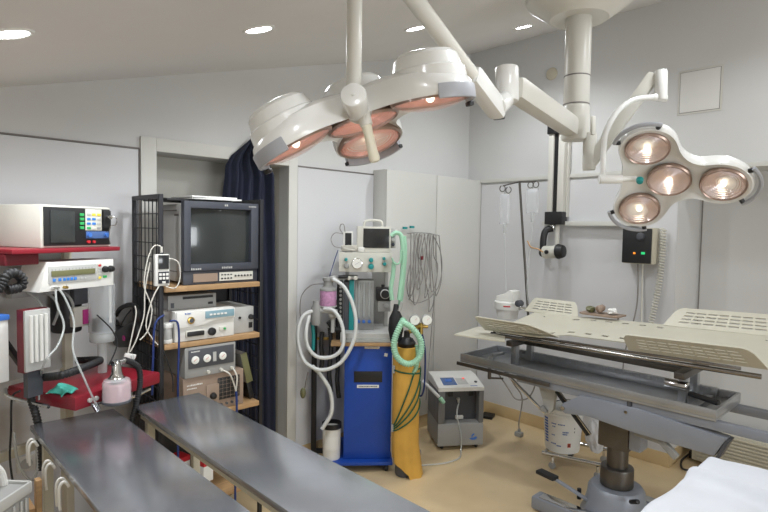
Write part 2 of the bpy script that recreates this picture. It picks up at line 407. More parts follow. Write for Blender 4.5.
# ================================================================== SURGICAL LAMPS
q = Dp(2.5, 579, 20); CX, CY = q.x, q.y
t = thing('lamp_ceiling_mount', 'thick cream ceiling column under a broad dome carrying both surgical lamps', 'ceiling mount', (CX, CY, ceil_z(CX)))
zc = ceil_z(CX)-.0
z20 = Dp(2.5, 579, 17).z
m = MB(t, True); m.lathe([(.0, z20-.006), (.075, z20-.008), (.13, z20-.012), (.145, z20), (.235, zc-.1), (.245, zc-.07)], 40, Matrix.Translation((CX, CY, 0)))
b0 = z20
m.prism([(CX+.245*math.cos(i*PI/20), CY+.245*math.sin(i*PI/20)) for i in range(40)], zc-.08, zc-.07); m.build('dome_cover', 'arm cream')
m = MB(t, True); zb = Dp(2.5, 577, 137).z
m.cyl((CX, CY, zb), (CX, CY, zc-.07), .058, None, 32, .006); m.build('column', 'arm cream')
for yy in (76, 104):
    m = MB(t, True); z = Dp(2.5, 577, yy).z; m.lathe([(.0582, z-.003), (.0592, z-.002), (.0592, z+.002), (.0582, z+.003)], 32, Matrix.Translation((CX, CY, 0))); m.build('seam', 'seam dark')
m = MB(t, True); m.prism([(CX+.2*math.cos(i*PI/20), CY+.2*math.sin(i*PI/20)) for i in range(40)], zc-.07, ceil_z(CX-.2)-.001); m.build('ceiling_plate', 'arm cream')

def view_axes(px, py):
    v = ray(px, py).normalized(); r = CR-v*CR.dot(v); r.normalize(); u = r.cross(v); return v, r, u
def smin(a, b, k):
    h = max(k-abs(a-b), 0)/k; return min(a, b)-h*h*k*.25
def lamp_outline(r, R, w, k, web, n=132):
    C = [V((math.cos(a), math.sin(a)))*r for a in (PI/2, PI/2+2*PI/3, PI/2+4*PI/3)]
    def sd(p):
        d = p.length-R*.8
        for c in C:
            d = smin(d, (p-c).length-R, k)
            h = max(0, min(1, p.dot(c)/c.dot(c))); d = smin(d, (p-c*h).length-w, k)
        if web:
            e = C[2]-C[1]; h = max(0, min(1, (p-C[1]).dot(e)/e.dot(e))); d = smin(d, (p-C[1]-e*h).length-web, k*.4)
        return d
    out = []
    for i in range(n):
        a = 2*PI*i/n; u = V((math.cos(a), math.sin(a))); lo, hi = 0, r+R*1.4
        s = hi
        while s > 0 and sd(u*s) > 0: s -= .004
        lo, hi = s, s+.004
        for _ in range(14):
            mid = (lo+hi)/2
            if sd(u*mid) > 0: hi = mid
            else: lo = mid
        out.append(u*lo)
    return out, C
def lamp_head(t, M, r, R, lens, drop, dome, kind):
    """face looks along local -z; local +y is the odd lobe"""
    cc = drop/(r*r)
    def bend(b):
        for v in b.verts: v.co.z -= cc*(v.co.x**2+v.co.y**2)
    out, C = lamp_outline(r, R, R*.72, R*.9, 0 if kind == 1 else R*.9)
    b = bmesh.new(); rings = []
    H = .062
    prof = [(-.004, .9), (-.008, .965), (.0, .99), (.012, 1.0), (H*.55, .985), (H*.85, .93), (H, .8), (H+.006, .55), (H+.008, .25)]
    # the face side
    face = [(.012, .25), (.008, .6)]
    for z, s in face+prof:
        rings.append([b.verts.new((p.x*s, p.y*s, z)) for p in out])
    N = len(out)
    for a, c in zip(rings, rings[1:]):
        for i in range(N): b.faces.new((a[i], a[(i+1) % N], c[(i+1) % N], c[i]))
    b.faces.new(rings[0][::-1]); b.faces.new(rings[-1])
    bmesh.ops.triangulate(b, faces=[f for f in b.faces if len(f.verts) > 4])
    bend(b); bmesh.ops.recalc_face_normals(b, faces=b.faces)
    m = MB(t, M=M); m.add(b)
    def lobe_M(c, z=0):
        d = c.length
        if d < 1e-6: return Matrix.Translation((0, 0, z))
        ang = math.atan(2*cc*d); ax = V((-c.y, c.x, 0)).normalized()
        return Matrix.Translation((c.x, c.y, z-cc*d*d)) @ Matrix.Rotation(ang, 4, ax)
    if dome:
        for c in C+[V((0, 0))]:
            m.lathe([(R*.99, H*.3), (R*.93, H-.002), (R*.88, H+.002), (R*.875, H+.004), (R*.80, H+.03), (R*.7, H+.04), (R*.5, H+.045), (0, H+.047)], 36, lobe_M(c))
    head = m.build('lamp_head', 'lamp white', ang=28)
    for i, c in enumerate(C+[V((0, 0))]):
        Ml = M @ lobe_M(c, .0)
        m = MB(t, M=Ml); m.lathe([(lens*1.08, .004), (lens*1.09, -.012), (lens*1.03, -.018), (lens*.99, -.014), (lens*.99, .004)], 40); rim = m.build('lens_rim', 'lens rim', head)
        m = MB(t, M=Ml)
        pr = [(lens*.985, -.012)]
        for k in range(9):
            f = 1-k/9; pr += [(lens*.97*f, -.009+.0205*(1-f*f)), (lens*.97*(f-.05), -.0135+.0205*(1-f*f))]
        pr += [(0, .0085)]
        m.lathe(pr, 40); m.build('reflector', 'reflector rose' if kind == 1 else 'reflector blush', head)
        m = MB(t, M=Ml); m.sph((0, 0, -.006), .011, (1, 1, 1.0), 12); m.build('bulb', 'bulb glow', head)
        m = MB(t, M=Ml); m.lathe([(lens*.985, -.0165), (lens*.9, -.022), (lens*.7, -.029), (lens*.35, -.035), (0, -.037)], 40); m.build('lens', 'lens glass' if kind == 1 else 'lens glass pale', head)
    for i, c in enumerate(C):
        ca = math.atan2(c.y, c.x); Mi = M @ lobe_M(c)
        def arc(rr, z, s, n=16): return [V((rr*math.cos(ca+s*(k/n*2-1)), rr*math.sin(ca+s*(k/n*2-1)), z)) for k in range(n+1)]
        m = MB(t, M=Mi)
        if kind == 1:
            s = .95; o1 = arc(R*1.025, 0, s); o2 = arc(R*1.13, 0, s)
            m.prism([(p.x, p.y) for p in o1]+[(p.x, p.y) for p in o2[::-1]], -.024-(.014 if i == 0 else 0), .012-(.012 if i == 0 else 0), None, .004)
            g = m.build('grip', 'grip grey', head)
            for sgn in (-1, 1):
                if (i, sgn) in ((1, 1), (2, -1)): continue
                a = ca+sgn*s*.93; m = MB(t, M=Mi); m.box((R*1.1*math.cos(a), R*1.1*math.sin(a), -.03), (.014, .024, .012), .003, a)
                m.build('grip_end', 'black plastic', head)
        else:
            s = .85; m.tube(arc(R*1.3, -.004, s), .0085, 8, n=2); m.build('grip', 'grip grey', head)
            for sgn in (-1, 1):
                m = MB(t, M=Mi); a = ca+sgn*s*.93; m.cyl((R*1.0*math.cos(a), R*1.0*math.sin(a), .004), (R*1.25*math.cos(a), R*1.25*math.sin(a), -.004), .0095, None, 10)
                m.build('grip_post', 'black plastic', head)
    return head
def lamp_light(C, M, r, drop, e):
    for a in (None, PI/2, PI/2+2*PI/3, PI/2+4*PI/3):
        p = V((0, 0, -.04)) if a is None else V((r*math.cos(a), r*math.sin(a), -.04-drop))
        L = bpy.data.lights.new('lamp_bulb', 'SPOT'); L.energy = e; L.color = (1, .85, .72); L.shadow_soft_size = .04; L.spot_size = math.radians(70); L.spot_blend = .6
        o = bpy.data.objects.new('lamp_bulb_light', L); COL.objects.link(o)
        o.matrix_world = M @ Matrix.Translation(p)
# --- large lamp
D1, r1 = 1.5, .212
C1 = Dp(D1, 362, 119)
v, rr, uu = view_axes(362, 119)
mi = (rr*.31-uu*.95); ma = (rr*.95+uu*.31)
k = .21; s_ = math.sqrt(1-k*k)
n = mi*s_-v*k                # face direction
e3 = mi*k+v*s_
ex = e3.cross(-n)
M1 = Matrix((ex, e3, -n)).transposed().to_4x4(); M1.translation = C1
t1 = thing('surgical_lamp', 'large white four-bulb surgical lamp tilted on a straight ceiling tube, glowing salmon', 'surgical lamp', Dp(D1-.13, 356, 95))
lamp_head(t1, M1, r1, .102, .096, .022, True, 1)
lamp_light(C1, M1, r1, .022, .9)
dk = D1-.135
m = MB(t1, True); m.cyl(Dp(dk, 355, -20), Dp(dk, 353.5, 92), .0195, None, 24, .003); m.build('suspension_tube', 'arm cream')
kn0, kn1 = Dp(dk-.085, 353, 94), Dp(dk+.0, 358, 112)
m = MB(t1, True); m.cyl(kn0, kn1, .032, .028, 28, .007); m.cyl(kn0, kn0+(kn0-kn1).normalized()*.003, .0045, None, 10); m.cyl(Dp(dk, 358, 112), Dp(dk+.07, 361, 108), .03, .034, 24); m.build('knuckle', 'lamp white')
m = MB(t1, True); m.cyl(Dp(dk-.01, 362, 113), Dp(dk-.01, 367, 126), .019, .016, 20, .003); m.build('handle_socket', 'arm cream')
m = MB(t1, True); a, b = Dp(dk-.01, 366, 124), Dp(dk-.01, 375, 161); M, L = axis_m(a, b)
m.lathe([(0, 0), (.0135, 0), (.012, L*.3), (.0125, L*.7), (.0145, L*.93), (.011, L*1.02), (0, L*1.04)], 20, M); m.build('handle', 'handle ivory')
# arm to the column: lower arm from hub, joint block, spring arm up out of view and over to the tube
kd = 1.98
hub = V((CX, CY, Dp(2.5, 577, 118).z))
jt = Dp(kd, 507, 84)
m = MB(t1, True); m.cyl(hub-V((0, 0, .1)), hub+V((0, 0, .06)), .062, None, 32, .01); m.build('hub', 'arm cream')
m = MB(t1, True); ha = hub+V((0, 0, -.05)); dirv = (jt-ha).normalized(); m.bar(ha+dirv*.05, Dp(kd+.02, 514, 88), .075, .085, .02, (0, 0, 1)); m.build('lower_arm', 'arm cream')
m = MB(t1, True); j2 = jt; m.cyl(Dp(kd, 507, 67), Dp(kd, 507, 102), .043, None, 28, .008); m.build('joint', 'lamp white')
sa, sb = Dp(kd-.06, 496, 108), Dp(1.45, 398, -22)
tp = Dp(dk, 355, -22)
m = MB(t1, True); dd = (sb-sa).normalized()
m.tube([sa+dd*.12, sa.lerp(sb, .5), sb-dd*.06, sb, sb.lerp(tp, .5), tp], .026, 16); m.build('spring_arm', 'arm cream')
m = MB(t1, True); m.bar(sa-dd*.03, sa+dd*.2, .062, .066, .018); m.cyl(Dp(kd-.015, 505, 100), Dp(kd-.07, 497, 107), .034, None, 24, .006); m.build('spring_arm_base', 'lamp white')
m = MB(t1, True); q = sa-dd*.035; m.bar(q-dd*.006, q+dd*.012, .045, .05, .006); m.build('arm_stop', 'dark grey plastic')
# --- small lamp
D2 = 2.25
C2 = Dp(D2, 669, 179)
v, rr, uu = view_axes(669, 179)
k = .75; s_ = math.sqrt(1-k*k)
n = (-uu)*s_-v*k
eup = uu*k-v*s_               # in-plane 'up' on the picture
a0 = math.radians(-4)
e3 = (rr*math.cos(a0)+eup*math.sin(a0)).normalized()
e3 = (e3-n*e3.dot(n)).normalized()
ex = e3.cross(-n)
M2 = Matrix((ex, e3, -n)).transposed().to_4x4(); M2.translation = C2
t2 = thing('surgical_lamp', 'smaller three-lobed surgical lamp facing the room on a curved bracket, lit', 'surgical lamp', Dp(D2, 612, 178))
head2 = lamp_head(t2, M2, .194, .096, .077, .010, False, 2)
lamp_light(C2, M2, .194, .010, .7)
m = MB(t2, True); pk = Dp(D2-.02, 640, 179); m.cyl(pk, pk+n*.02, .015, .013, 18, .003); m.build('teal_button', 'teal plastic', head2)
m = MB(t2, True); m.cyl(Dp(D2+.02, 599, 179), Dp(D2+.01, 622, 179), .02, None, 20, .004); m.cyl(Dp(D2+.01, 620, 179), Dp(D2+.01, 637, 179), .012); m.build('pivot_bar', 'lamp white')
m = MB(t2, True); m.tube([Dp(D2+.02, 603, 177), Dp(D2+.02, 603.5, 150), Dp(D2+.03, 606, 132), Dp(D2+.04, 617, 112), Dp(D2+.06, 633, 100), Dp(D2+.08, 655, 97)], .0125, 12); m.build('curved_bracket', 'lamp white')
kt, kb = Dp(D2+.08, 661, 70), Dp(D2+.08, 661, 101)
m = MB(t2, True); m.cyl(kb, kt, .025, .026, 24, .01); m.cyl(Dp(D2+.08, 653, 97), Dp(D2+.08, 666, 98.5), .016); m.build('elbow', 'lamp white')
low = Dp(2.5, 589, 165)
m = MB(t2, True); m.bar(low, Dp(D2+.1, 655, 74), .04, .058, .016); m.build('upper_arm', 'arm cream')
m = MB(t2, True); zz = Dp(2.5, 589, 168).z; m.cyl((low.x, low.y, zz-.01), (low.x, low.y, Dp(2.5, 586, 133).z), .03, None, 20, .006); m.build('drop_tube', 'arm cream')
m = MB(t2, True); m.bar(Dp(2.42, 593, 135), Dp(2.42, 593, 116), .02, .016, .004); m.build('side_latch', 'arm cream')

# ================================================================== FOREGROUND STEEL TABLES
def steel_table(x0, x1, y0, y1, z, label):
    t = thing('steel_table', label, 'table', ((x0+x1)/2, (y0+y1)/2, 0), 0)
    m = MB(t, True); m.bx(x0, x1, y0, y1, z-.022, z, .004); m.build('tabletop', 'table steel')
    m = MB(t, True)
    for a, b in ((x0+.02, x0+.05), (x1-.05, x1-.02)): m.bx(a, b, y0+.02, y1-.02, z-.055, z-.0225, .003)
    for a, b in ((y0+.02, y0+.05), (y1-.05, y1-.02)): m.bx(x0+.05, x1-.05, a, b, z-.055, z-.0225, .003)
    m.build('frame', 'cream enamel')
    for x in (x0+.045, x1-.045):
        for y in (y0+.06, y1-.06):
            m = MB(t, True); m.bx(x-.016, x+.016, y-.016, y+.016, .03, z-.056, .003); m.cyl((x, y, 0), (x, y, .03), .022, None, 14, .003); m.build('leg', 'cream enamel')
    m = MB(t, True); m.bx(x0+.03, x1-.03, y0+.08, y1-.08, .28, .30, .003); m.build('lower_shelf', 'cream enamel')
    return t
tl = steel_table(.44, .74, .62, 2.40, .85, 'left one of two long narrow steel-topped tables, white loops along its edge')
tr = steel_table(.815, 1.105, .62, 2.38, .85, 'right one of two long narrow steel-topped tables, nearest the blue cart')
for i, (px, py) in enumerate(((37, 432), (54, 462), (68, 488))):
    y = Xp(.44, px, py).y; lb = ['white looped cleat farthest along the edge of the left steel table', 'middle one of three white looped cleats on the left steel table edge', 'white looped cleat nearest the front on the left steel table edge'][i]
    t = thing('hanging_loop', lb, 'cleat', (.43, y, .83), 0, 'white loops on the left steel table')
    for d in (-.016, .016):
        m = MB(t); m.tube([(.009, d, -.02), (.0, d, -.004), (-.01, d, -.002), (-.018, d, -.02), (-.018, d, -.06), (-.016, d, -.085)], .0045, 8); m.build('hook', 'white plastic')
for i, (px, py, lb) in enumerate(((180, 466, 'red and white carton on the shelf between the steel tables'), (203, 470, 'red-banded white carton tucked under the right steel table'))):
    q = Zp(.35, px, py)
    t = thing('carton', lb, 'box', (q.x, q.y, .3005), 12)
    m = MB(t); m.box((0, 0, .055), (.06, .09, .11), .003); m.build('carton_body', 'paper')
    m = MB(t); m.box((0, 0, .098), (.0612, .0912, .026), .002); m.build('red_band', 'red key')

# ================================================================== RED ANAESTHESIA TROLLEY (far left)
cq = Dp(2.1, 75, 398)
T = thing('anesthesia_trolley', 'red anaesthesia trolley with upper shelf, flow tubes and pink absorber jar', 'trolley', (cq.x, cq.y, 0), 24)
def P(y, px, py): return lpx(T, 1, y, px, py)
def PL(x, px, py): return lpx(T, 0, x, px, py)
m = MB(T); m.prism([(0, 0), (.43, 0), (.43, .39), (0, .39)], .894, .948, None, .008); m.build('tray', 'red enamel')
m = MB(T)
for x in (.03, .06): m.cyl((x+.03, -.001, .922), (x+.03, -.012, .922), .009, None, 14, .002)
m.build('tray_button', 'light grey plastic')
m = MB(T); m.bx(-.16, .315, .11, .56, 1.506, 1.524, .004); m.build('top_shelf', 'red enamel')
m = MB(T); m.bx(-.16, -.03, .15, .5, 1.462, 1.505, .004); m.build('shelf_bracket', 'dark red enamel')
for x in (-.05, .3):
    m = MB(T); m.bx(x-.02, x+.02, .42, .46, .12, 1.4615 if x < 0 else 1.5055, .004); m.build('upright', 'cream enamel')
m = MB(T); m.bx(-.03, .28, .441, .458, .95, 1.5); m.build('back_panel', 'light grey plastic')
m = MB(T); m.bx(-.03, .28, .42, .45, .62, .66, .003); m.build('crossbar', 'cream enamel')
m = MB(T); m.bx(-.06, .4, .2, .52, .06, .12, .01); m.build('base', 'red enamel')
for x, y in ((-.03, .24), (.37, .24), (-.03, .48), (.37, .48)):
    m = MB(T); m.cyl((x-.012, y, .03), (x+.012, y, .03), .03, None, 16, .004); m.build('caster', 'black rubber')
m = MB(T); m.tube([P(-.02, 96, 404), P(-.02, 110, 401), P(-.02, 130, 398), P(-.02, 150, 389)], .006, 8); m.cyl(P(-.02, 94, 403), P(-.02, 98, 410), .012); m.build('front_rail', 'chrome')
m = MB(T); m.tube([(-.01, .39, .935), (-.05, .3, .925), (-.035, .1, .91)], .008, 8); m.build('side_rail', 'chrome')
m = MB(T); m.cyl((-.09, .5, .05), (-.09, .5, 1.46), .02, None, 16); m.build('side_post', 'cream enamel')
# flowmeter bank
fy = .13
a, b = P(fy, 25, 310), P(fy, 51, 368)
m = MB(T); m.bx(a.x, b.x, fy+.0125, fy+.05, 1.05, 1.292, .003); m.build('flowmeter_side', 'dark red enamel')
m = MB(T); m.bx(a.x, b.x, fy, fy+.012, 1.055, 1.29, .003); fb = m.build('flowmeter_panel', 'light grey plastic')
w_ = b.x-a.x
for i in range(4):
    x = a.x+w_*(.2+.2*i); m = MB(T); m.cyl((x, fy-.004, 1.09), (x, fy-.004, 1.27), .0065, None, 10); m.build('flow_tube', 'white plastic', fb)
m = MB(T); m.bx(a.x+.02, b.x-.02, fy+.02, fy+.045, .949, 1.049); m.build('flowmeter_stand', 'dark grey plastic')
m = MB(T); m.bar(P(.3, 2, 338), P(.3, 22, 366), .03, .02, .004); m.build('hose_arm', 'black plastic')
m = MB(T); m.bx(.0, .27, .36, .4, 1.31, 1.345, .004); m.build('pipe_block', 'grey plastic')
for x in (.06, .13, .2):
    m = MB(T); m.tube([(x, .35, 1.33), (x+.01, .3, 1.3), (x+.03, .3, 1.25), (x+.035, .34, 1.18)], .006, 8); m.build('thin_pipe', 'clear tube')
# second, clear flowmeter at the edge of the picture
q = P(.2, 4, 345)
m = MB(T); m.bx(q.x-.05, q.x+.018, .2, .24, 1.02, 1.27, .004); m.build('oxygen_flowmeter', 'white plastic')
m = MB(T); m.bx(q.x-.05, q.x+.02, .195, .245, 1.255, 1.275, .003); m.build('flowmeter_cap', 'blue trim')
# vaporiser
q = P(.3, 78, 325)
m = MB(T); m.cyl((q.x+.005, .38, 1.13), (q.x+.005, .38, 1.36), .062, None, 24, .01); m.build('vaporizer', 'black plastic')
m = MB(T); m.bx(q.x-.025, q.x+.05, .29, .32, 1.16, 1.25, .004); m.build('vaporizer_front', 'off white plastic')
m = MB(T); m.bx(q.x+.015, q.x+.055, .283, .2895, 1.17, 1.235); m.build('vaporizer_label', 'magenta label')
m = MB(T); m.bx(q.x-.02, q.x+.05, .295, .33, 1.26, 1.35, .006); m.build('vaporizer_dial', 'dark grey plastic')
# bellows
q = P(.22, 102, 320)
m = MB(T); m.cyl((q.x, .22, 1.135), (q.x, .22, 1.354), .055, None, 28); m.build('bellows_dome', 'clear plastic')
m = MB(T)
pr = [(0, 1.14)]
for i in range(9): pr += [(.036, 1.142+i*.006), (.042, 1.145+i*.006)]
pr += [(0, 1.2)]
m.lathe(pr, 24, Matrix.Translation((q.x, .22, 0))); m.build('bellows', 'black rubber')
m = MB(T); m.bx(q.x-.006, q.x+.006, (.22-.053), (.22-.0515), 1.18, 1.34); m.build('bellows_scale', 'white plastic')
m = MB(T); m.cyl((q.x, .22, 1.09), (q.x, .22, 1.134), .052, None, 28, .006); m.cyl((q.x, .22, .949), (q.x, .22, 1.09), .02, None, 14); m.build('bellows_base', 'clear tube')
# absorber jar on the rail
q = P(-.05, 115, 397); jx, jy = q.x, -.06
jb, jt_, jk = P(-.06, 115, 400).z, P(-.06, 115, 383).z, P(-.06, 115, 363).z
R_ = abs(P(-.06, 130, 390).x-P(-.06, 101, 390).x)*.385
m = MB(T); m.cyl((jx, jy, jb-.012), (jx, jy, jb), R_*1.02, None, 28, .003); jar = m.build('absorber_base', 'dark grey plastic')
m = MB(T); m.cyl((jx, jy, jb+.0005), (jx, jy, jt_-.004), R_*.94, None, 28); m.build('soda_lime', 'soda lime pink', jar)
m = MB(T); m.lathe([(R_, jb), (R_, jt_), (R_*.9, jt_+.012), (R_*.55, jt_+.02)], 32, Matrix.Translation((jx, jy, 0))); m.build('jar', 'clear plastic', jar)
m = MB(T); m.lathe([(0, jt_+.012), (R_*.58, jt_+.012), (R_*.6, jt_+.02), (R_*.5, jt_+.024), (R_*.38, jt_+.04), (R_*.3, jk-.008), (R_*.26, jk-.004), (R_*.26, jk+.01), (0, jk+.01)], 24, Matrix.Translation((jx, jy, 0))); m.cyl((jx-.02, jy, jk), (jx+.04, jy, jk), .011); m.build('absorber_head', 'chrome', jar)
# devices standing on it
t = thing('patient_monitor', 'cream patient monitor with blank dark screen on the red top shelf', 'monitor', T.matrix_basis @ V((0, 0, 1.5245)), 24)
mz0, mz1 = 1.5245, 1.695
def PM(x0, x1, y0, y1, z0, z1, mt, nm, bev=.002, par=None):
    m = MB(t); m.bx(x0, x1, y0, y1, z0-1.5245, z1-1.5245, bev); return m.build(nm, mt, par)
PM(-.022, .298, .15, .55, mz0, mz1, 'off white plastic', 'casing', .006)
PM(-.012, .29, .143, .1495, mz0+.008, mz1-.008, 'black plastic', 'front_panel')
PM(.012, .118, .139, .1425, mz0+.02, mz1-.022, 'screen glass', 'screen', .003)
PM(.168, .246, .14, .1428, mz0+.07, mz1-.01, 'off white plastic', 'keypad', .001)
for i in range(4): PM(.142, .16, .138, .1425, mz0+.075+i*.018, mz0+.087+i*.018, 'green key', 'soft_key', .001)
for r in range(4):
    for c_ in range(3):
        mt = [['green key', 'off white plastic', 'grey plastic'], ['blue key', 'blue key', 'light grey plastic'], ['blue key', 'blue key', 'light grey plastic'], ['light grey plastic', 'yellow key', 'yellow key']][r][c_]
        PM(.173+.025*c_, .19+.025*c_, .1375, .1398, mz0+.075+r*.019, mz0+.085+r*.019, mt, 'key', .001)
PM(.17, .286, .1395, .1428, mz0+.036, mz0+.066, 'panel blue', 'connector_panel', .001)
for i, x in enumerate((.182, .268)): 
    m = MB(t); m.cyl((x, .139, .051), (x, .13, .051), .009); m.build('connector', 'blue trim')
for i, x in enumerate((.18, .205)):
    m = MB(t); m.cyl((x, .1425, .022), (x, .134, .022), .006); m.build('socket', 'red key')
PM(.25, .287, .132, .1425, mz0+.08, mz1-.014, 'black plastic', 'module')
m = MB(t); m.cyl((.27, .132, .128), (.27, .115, .128), .009); m.tube([(.27, .115, .128), (.288, .11, .13), (.298, .11, .115), (.29, .11, .095), (.275, .12, .09), (.272, .125, .05), (.275, .125, .01)], .0022, 6); m.build('module_plug', 'chrome')
t = thing('ventilator_unit', 'white ventilator control unit with olive display under the red shelf', 'ventilator', T.matrix_basis @ V((0, 0, 1.355)), 24)
m = MB(t); m.prism([(-.05, 0), (.288, 0), (.288, .115), (-.02, .115)], -.26, -.12, Matrix.Rotation(PI/2, 4, 'X'), .005); m.build('casing', 'white plastic')
def VU(x0, x1, z0, z1, mt, nm, y=.1195, th=.003, par=None):
    m = MB(t); m.bx(x0, x1, y-th, y, z0, z1, .0008); return m.build(nm, mt, par)
VU(-.015, .2, .03, .098, 'light grey plastic', 'control_panel')
VU(-.005, .19, .058, .08, 'lcd olive', 'display', .116)
for i in range(13): VU(-.002+.0148*i, -.001+.0148*i, .081, .087, 'ink', 'scale_mark', .1163, .0006)
for i, x in enumerate((.0, .024, .044, .06, .076, .092)): VU(x, x+.012, .038, .05, 'blue key', 'blue_button', .116, .002)
for x in (.12, .138): VU(x, x+.01, .038, .048, 'light grey plastic', 'grey_button', .116, .002)
VU(.205, .222, .03, .1, 'off white plastic', 'side_strip')
for k, mt in ((0, 'yellow key'), (1, 'light grey plastic'), (2, 'light grey plastic'), (3, 'light grey plastic'), (4, 'red key')): VU(.207, .22, .034+.013*k, .043+.013*k, mt, 'indicator', .116, .002)
VU(.232, .25, .036, .046, 'green key', 'green_button')
for x in (.24, .268):
    m = MB(t); m.cyl((x, .1195, .073), (x, .1, .073), .0145, .012, 20, .003); m.build('knob', 'black plastic')
for i, x in enumerate((0, .014, .05)):
    m = MB(t); m.cyl((x, .1195, .012), (x, .1, .012), .006, None, 12); m.build('port', ['chrome', 'chrome', 'brass'][i])
# hoses on the red trolley
def hose(name, pts, r, mt, label, cat='hose', world=False, rib=0, seg=8, grp=None):
    m = MB(); W = ROOT[T.name]
    m.tube([p if world else W @ V(p) for p in pts], r, seg, rib=rib); return tag(m.build(name, mt, ang=60), label, cat, grp)
hose('breathing_hose', [P(.02, -14, 300), P(.02, 0, 287), P(.02, 6, 276), P(.02, 15, 273), P(.02, 22, 279), P(.02, 20, 287), P(.02, 6, 290)], .017, 'black rubber', 'thick black corrugated hose curled at the left edge beside the ventilator', rib=.012, seg=12)
hose('breathing_hose', [V((.27, .33, 1.0)), P(.2, 100, 360), P(.06, 85, 367), P(.03, 62, 375), PL(.0, 42, 378), PL(-.03, 34, 384), PL(-.04, 31, 397), PL(-.04, 36, 415), PL(-.04, 41, 440), PL(-.04, 43, 470)], .015, 'black rubber', 'black corrugated hose laid across the red tray and hanging down', rib=.012, seg=12)
hose('absorber_hose', [V((jx+.04, jy, jk+.002)), P(-.06, 133, 363), P(-.06, 139, 369), P(-.06, 140, 385), P(-.06, 136, 405), P(-.06, 131, 425), P(-.06, 129, 450)], .012, 'black rubber', 'black corrugated hose arching out of the pink absorber jar', rib=.01, seg=12)
W_ = ROOT[T.name]
hose('clear_tubing', [V((.0, .1, 1.365)), P(.08, 57, 305), P(.05, 64, 325), P(.02, 58, 345), P(.0, 46, 360), PL(-.012, 40, 378), PL(-.012, 39, 400)], .004, 'clear tube', 'left clear tube looping down from the ventilator ports')
hose('clear_tubing', [V((.014, .1, 1.365)), P(.08, 66, 300), P(.05, 74, 322), P(.01, 73, 350), P(-.04, 84, 378), P(-.04, 93, 398), P(-.03, 97, 405)], .004, 'clear tube', 'right clear tube sweeping from the ventilator ports to the tray rail')
hose('black_cable', [P(.05, 97, 315), P(.05, 112, 330), P(.05, 117, 345), P(.05, 109, 365)], .003, 'black rubber', 'thin black cable curving beside the clear bellows')
hose('black_cable', [PL(-.04, 20, 391), PL(-.045, 12, 398), PL(-.045, 11, 430), PL(-.045, 10, 460), PL(-.045, 15, 500), PL(-.045, 16, 540)], .004, 'black rubber', 'thin black cable hanging from the chrome rail at far left')
hose('grey_tube', [P(.38, 14, 432), P(.36, 18, 462), P(.34, 30, 480), P(.36, 37, 470), P(.38, 36, 432)], .006, 'clear tube', 'grey tube hanging in a loop below the red tray')
# cloth on the tray
q = P(.12, 60, 372)
m = MB(); W = ROOT[T.name]
def cl(u, v): 
    return W @ V((q.x-.05+.075*u+.008*math.sin(9*v), .05+.09*v, .951+.012*abs(math.sin(5*u+3*v))+.03*math.sin(PI*u)*math.sin(PI*v)))
m.surf(cl, 18, 14, None, .003); tag(m.build('cloth', 'teal cloth', ang=80), 'crumpled teal cloth lying on the red tray', 'cloth')
# low wooden box behind, and grey bin with tube handle at the corner
q = Zp(.70, 45, 506)
t = thing('wooden_box', 'low wooden box with an upright slat under the left end of the left steel table', 'box', (q.x-.1, q.y+.09, 0))
m = MB(t); m.bx(-.095, .075, -.085, .085, .68, .70, .002); m.build('lid', 'cardboard')
for a in (-1, 1):
    m = MB(t); m.bx(-.095, .075, a*.085-.006, a*.085+.006, 0, .6795, .002); m.build('side', 'wood shelf')
for x in (-.0885, .0685):
    m = MB(t); m.bx(x-.006, x+.006, -.0785, .0785, 0, .6795, .002); m.build('end_panel', 'wood shelf')
m = MB(t); m.bx(.0755, .093, -.09, -.06, 0, .79, .003); m.build('slat', 'wood shelf')
q = Dp(1.62, 4, 488)
t = thing('plastic_bin', 'grey plastic bin with arched white tube handle at the lower left corner', 'bin', (q.x, q.y, 0), 43.8)
zt = q.z
m = MB(t); m.prism([(-.13, -.05), (.036, -.05), (.04, -.046), (.04, .1), (.036, .104), (-.13, .104)], .0, zt-.004, None, .004); m.build('body', 'grey plastic')
m = MB(t)
m.bx(-.135, .044, -.056, -.048, zt-.03, zt+.004, .003); m.bx(-.135, .044, .1, .108, zt-.03, zt+.004, .003); m.bx(.036, .046, -.048, .1, zt-.03, zt+.004, .003); m.build('rim', 'light grey plastic')
m = MB(t)
for x in (-.09, -.06, -.03, 0, .02): m.bx(x-.004, x+.004, -.054, -.0505, .1, zt-.04, .001)
m.build('ribs', 'light grey plastic')
m = MB(t); m.tube([(-.11, .02, zt), (-.11, .02, zt+.05), (-.06, .02, zt+.085), (-.02, .02, zt+.075), (.012, .02, zt+.045), (.024, .02, zt+.01), (.026, .02, zt-.003)], .011, 10); m.build('handle', 'white plastic')

# ================================================================== EQUIPMENT RACK
RX0, RX1, RY0, RY1 = 1.017, 1.56, 2.60, 2.945
T2 = thing('equipment_rack', 'black mesh-sided rack with wooden shelves loaded with electronic units', 'rack', (1.3, 2.78, 0))
for x in (RX0, RX1):
    for y in (RY0, RY1):
        m = MB(T2, True); m.bx(x-.01, x+.01, y-.01, y+.01, 0, 1.77, .002); m.build('post', 'black metal')
    m = MB(T2, True)
    m.bx(x-.009, x+.009, RY0+.012, RY1-.012, 1.748, 1.77); m.bx(x-.009, x+.009, RY0+.012, RY1-.012, .1, .12)
    for i in range(1, 7): y = RY0+(RY1-RY0)*i/7; m.cyl((x, y, .12), (x, y, 1.748), .0028, None, 6)
    for i in range(1, 23): z = .12+1.628*i/23; m.cyl((x, RY0+.011, z), (x, RY1-.011, z), .0028, None, 6)
    m.build('side_mesh', 'black metal')
SH = [1.325, 1.046, .668, .22]
for z in SH:
    m = MB(T2, True); m.bx(RX0+.012, RX1-.012, RY0-.012, RY1+.008, z-.026, z, .003); m.build('shelf', 'wood shelf')
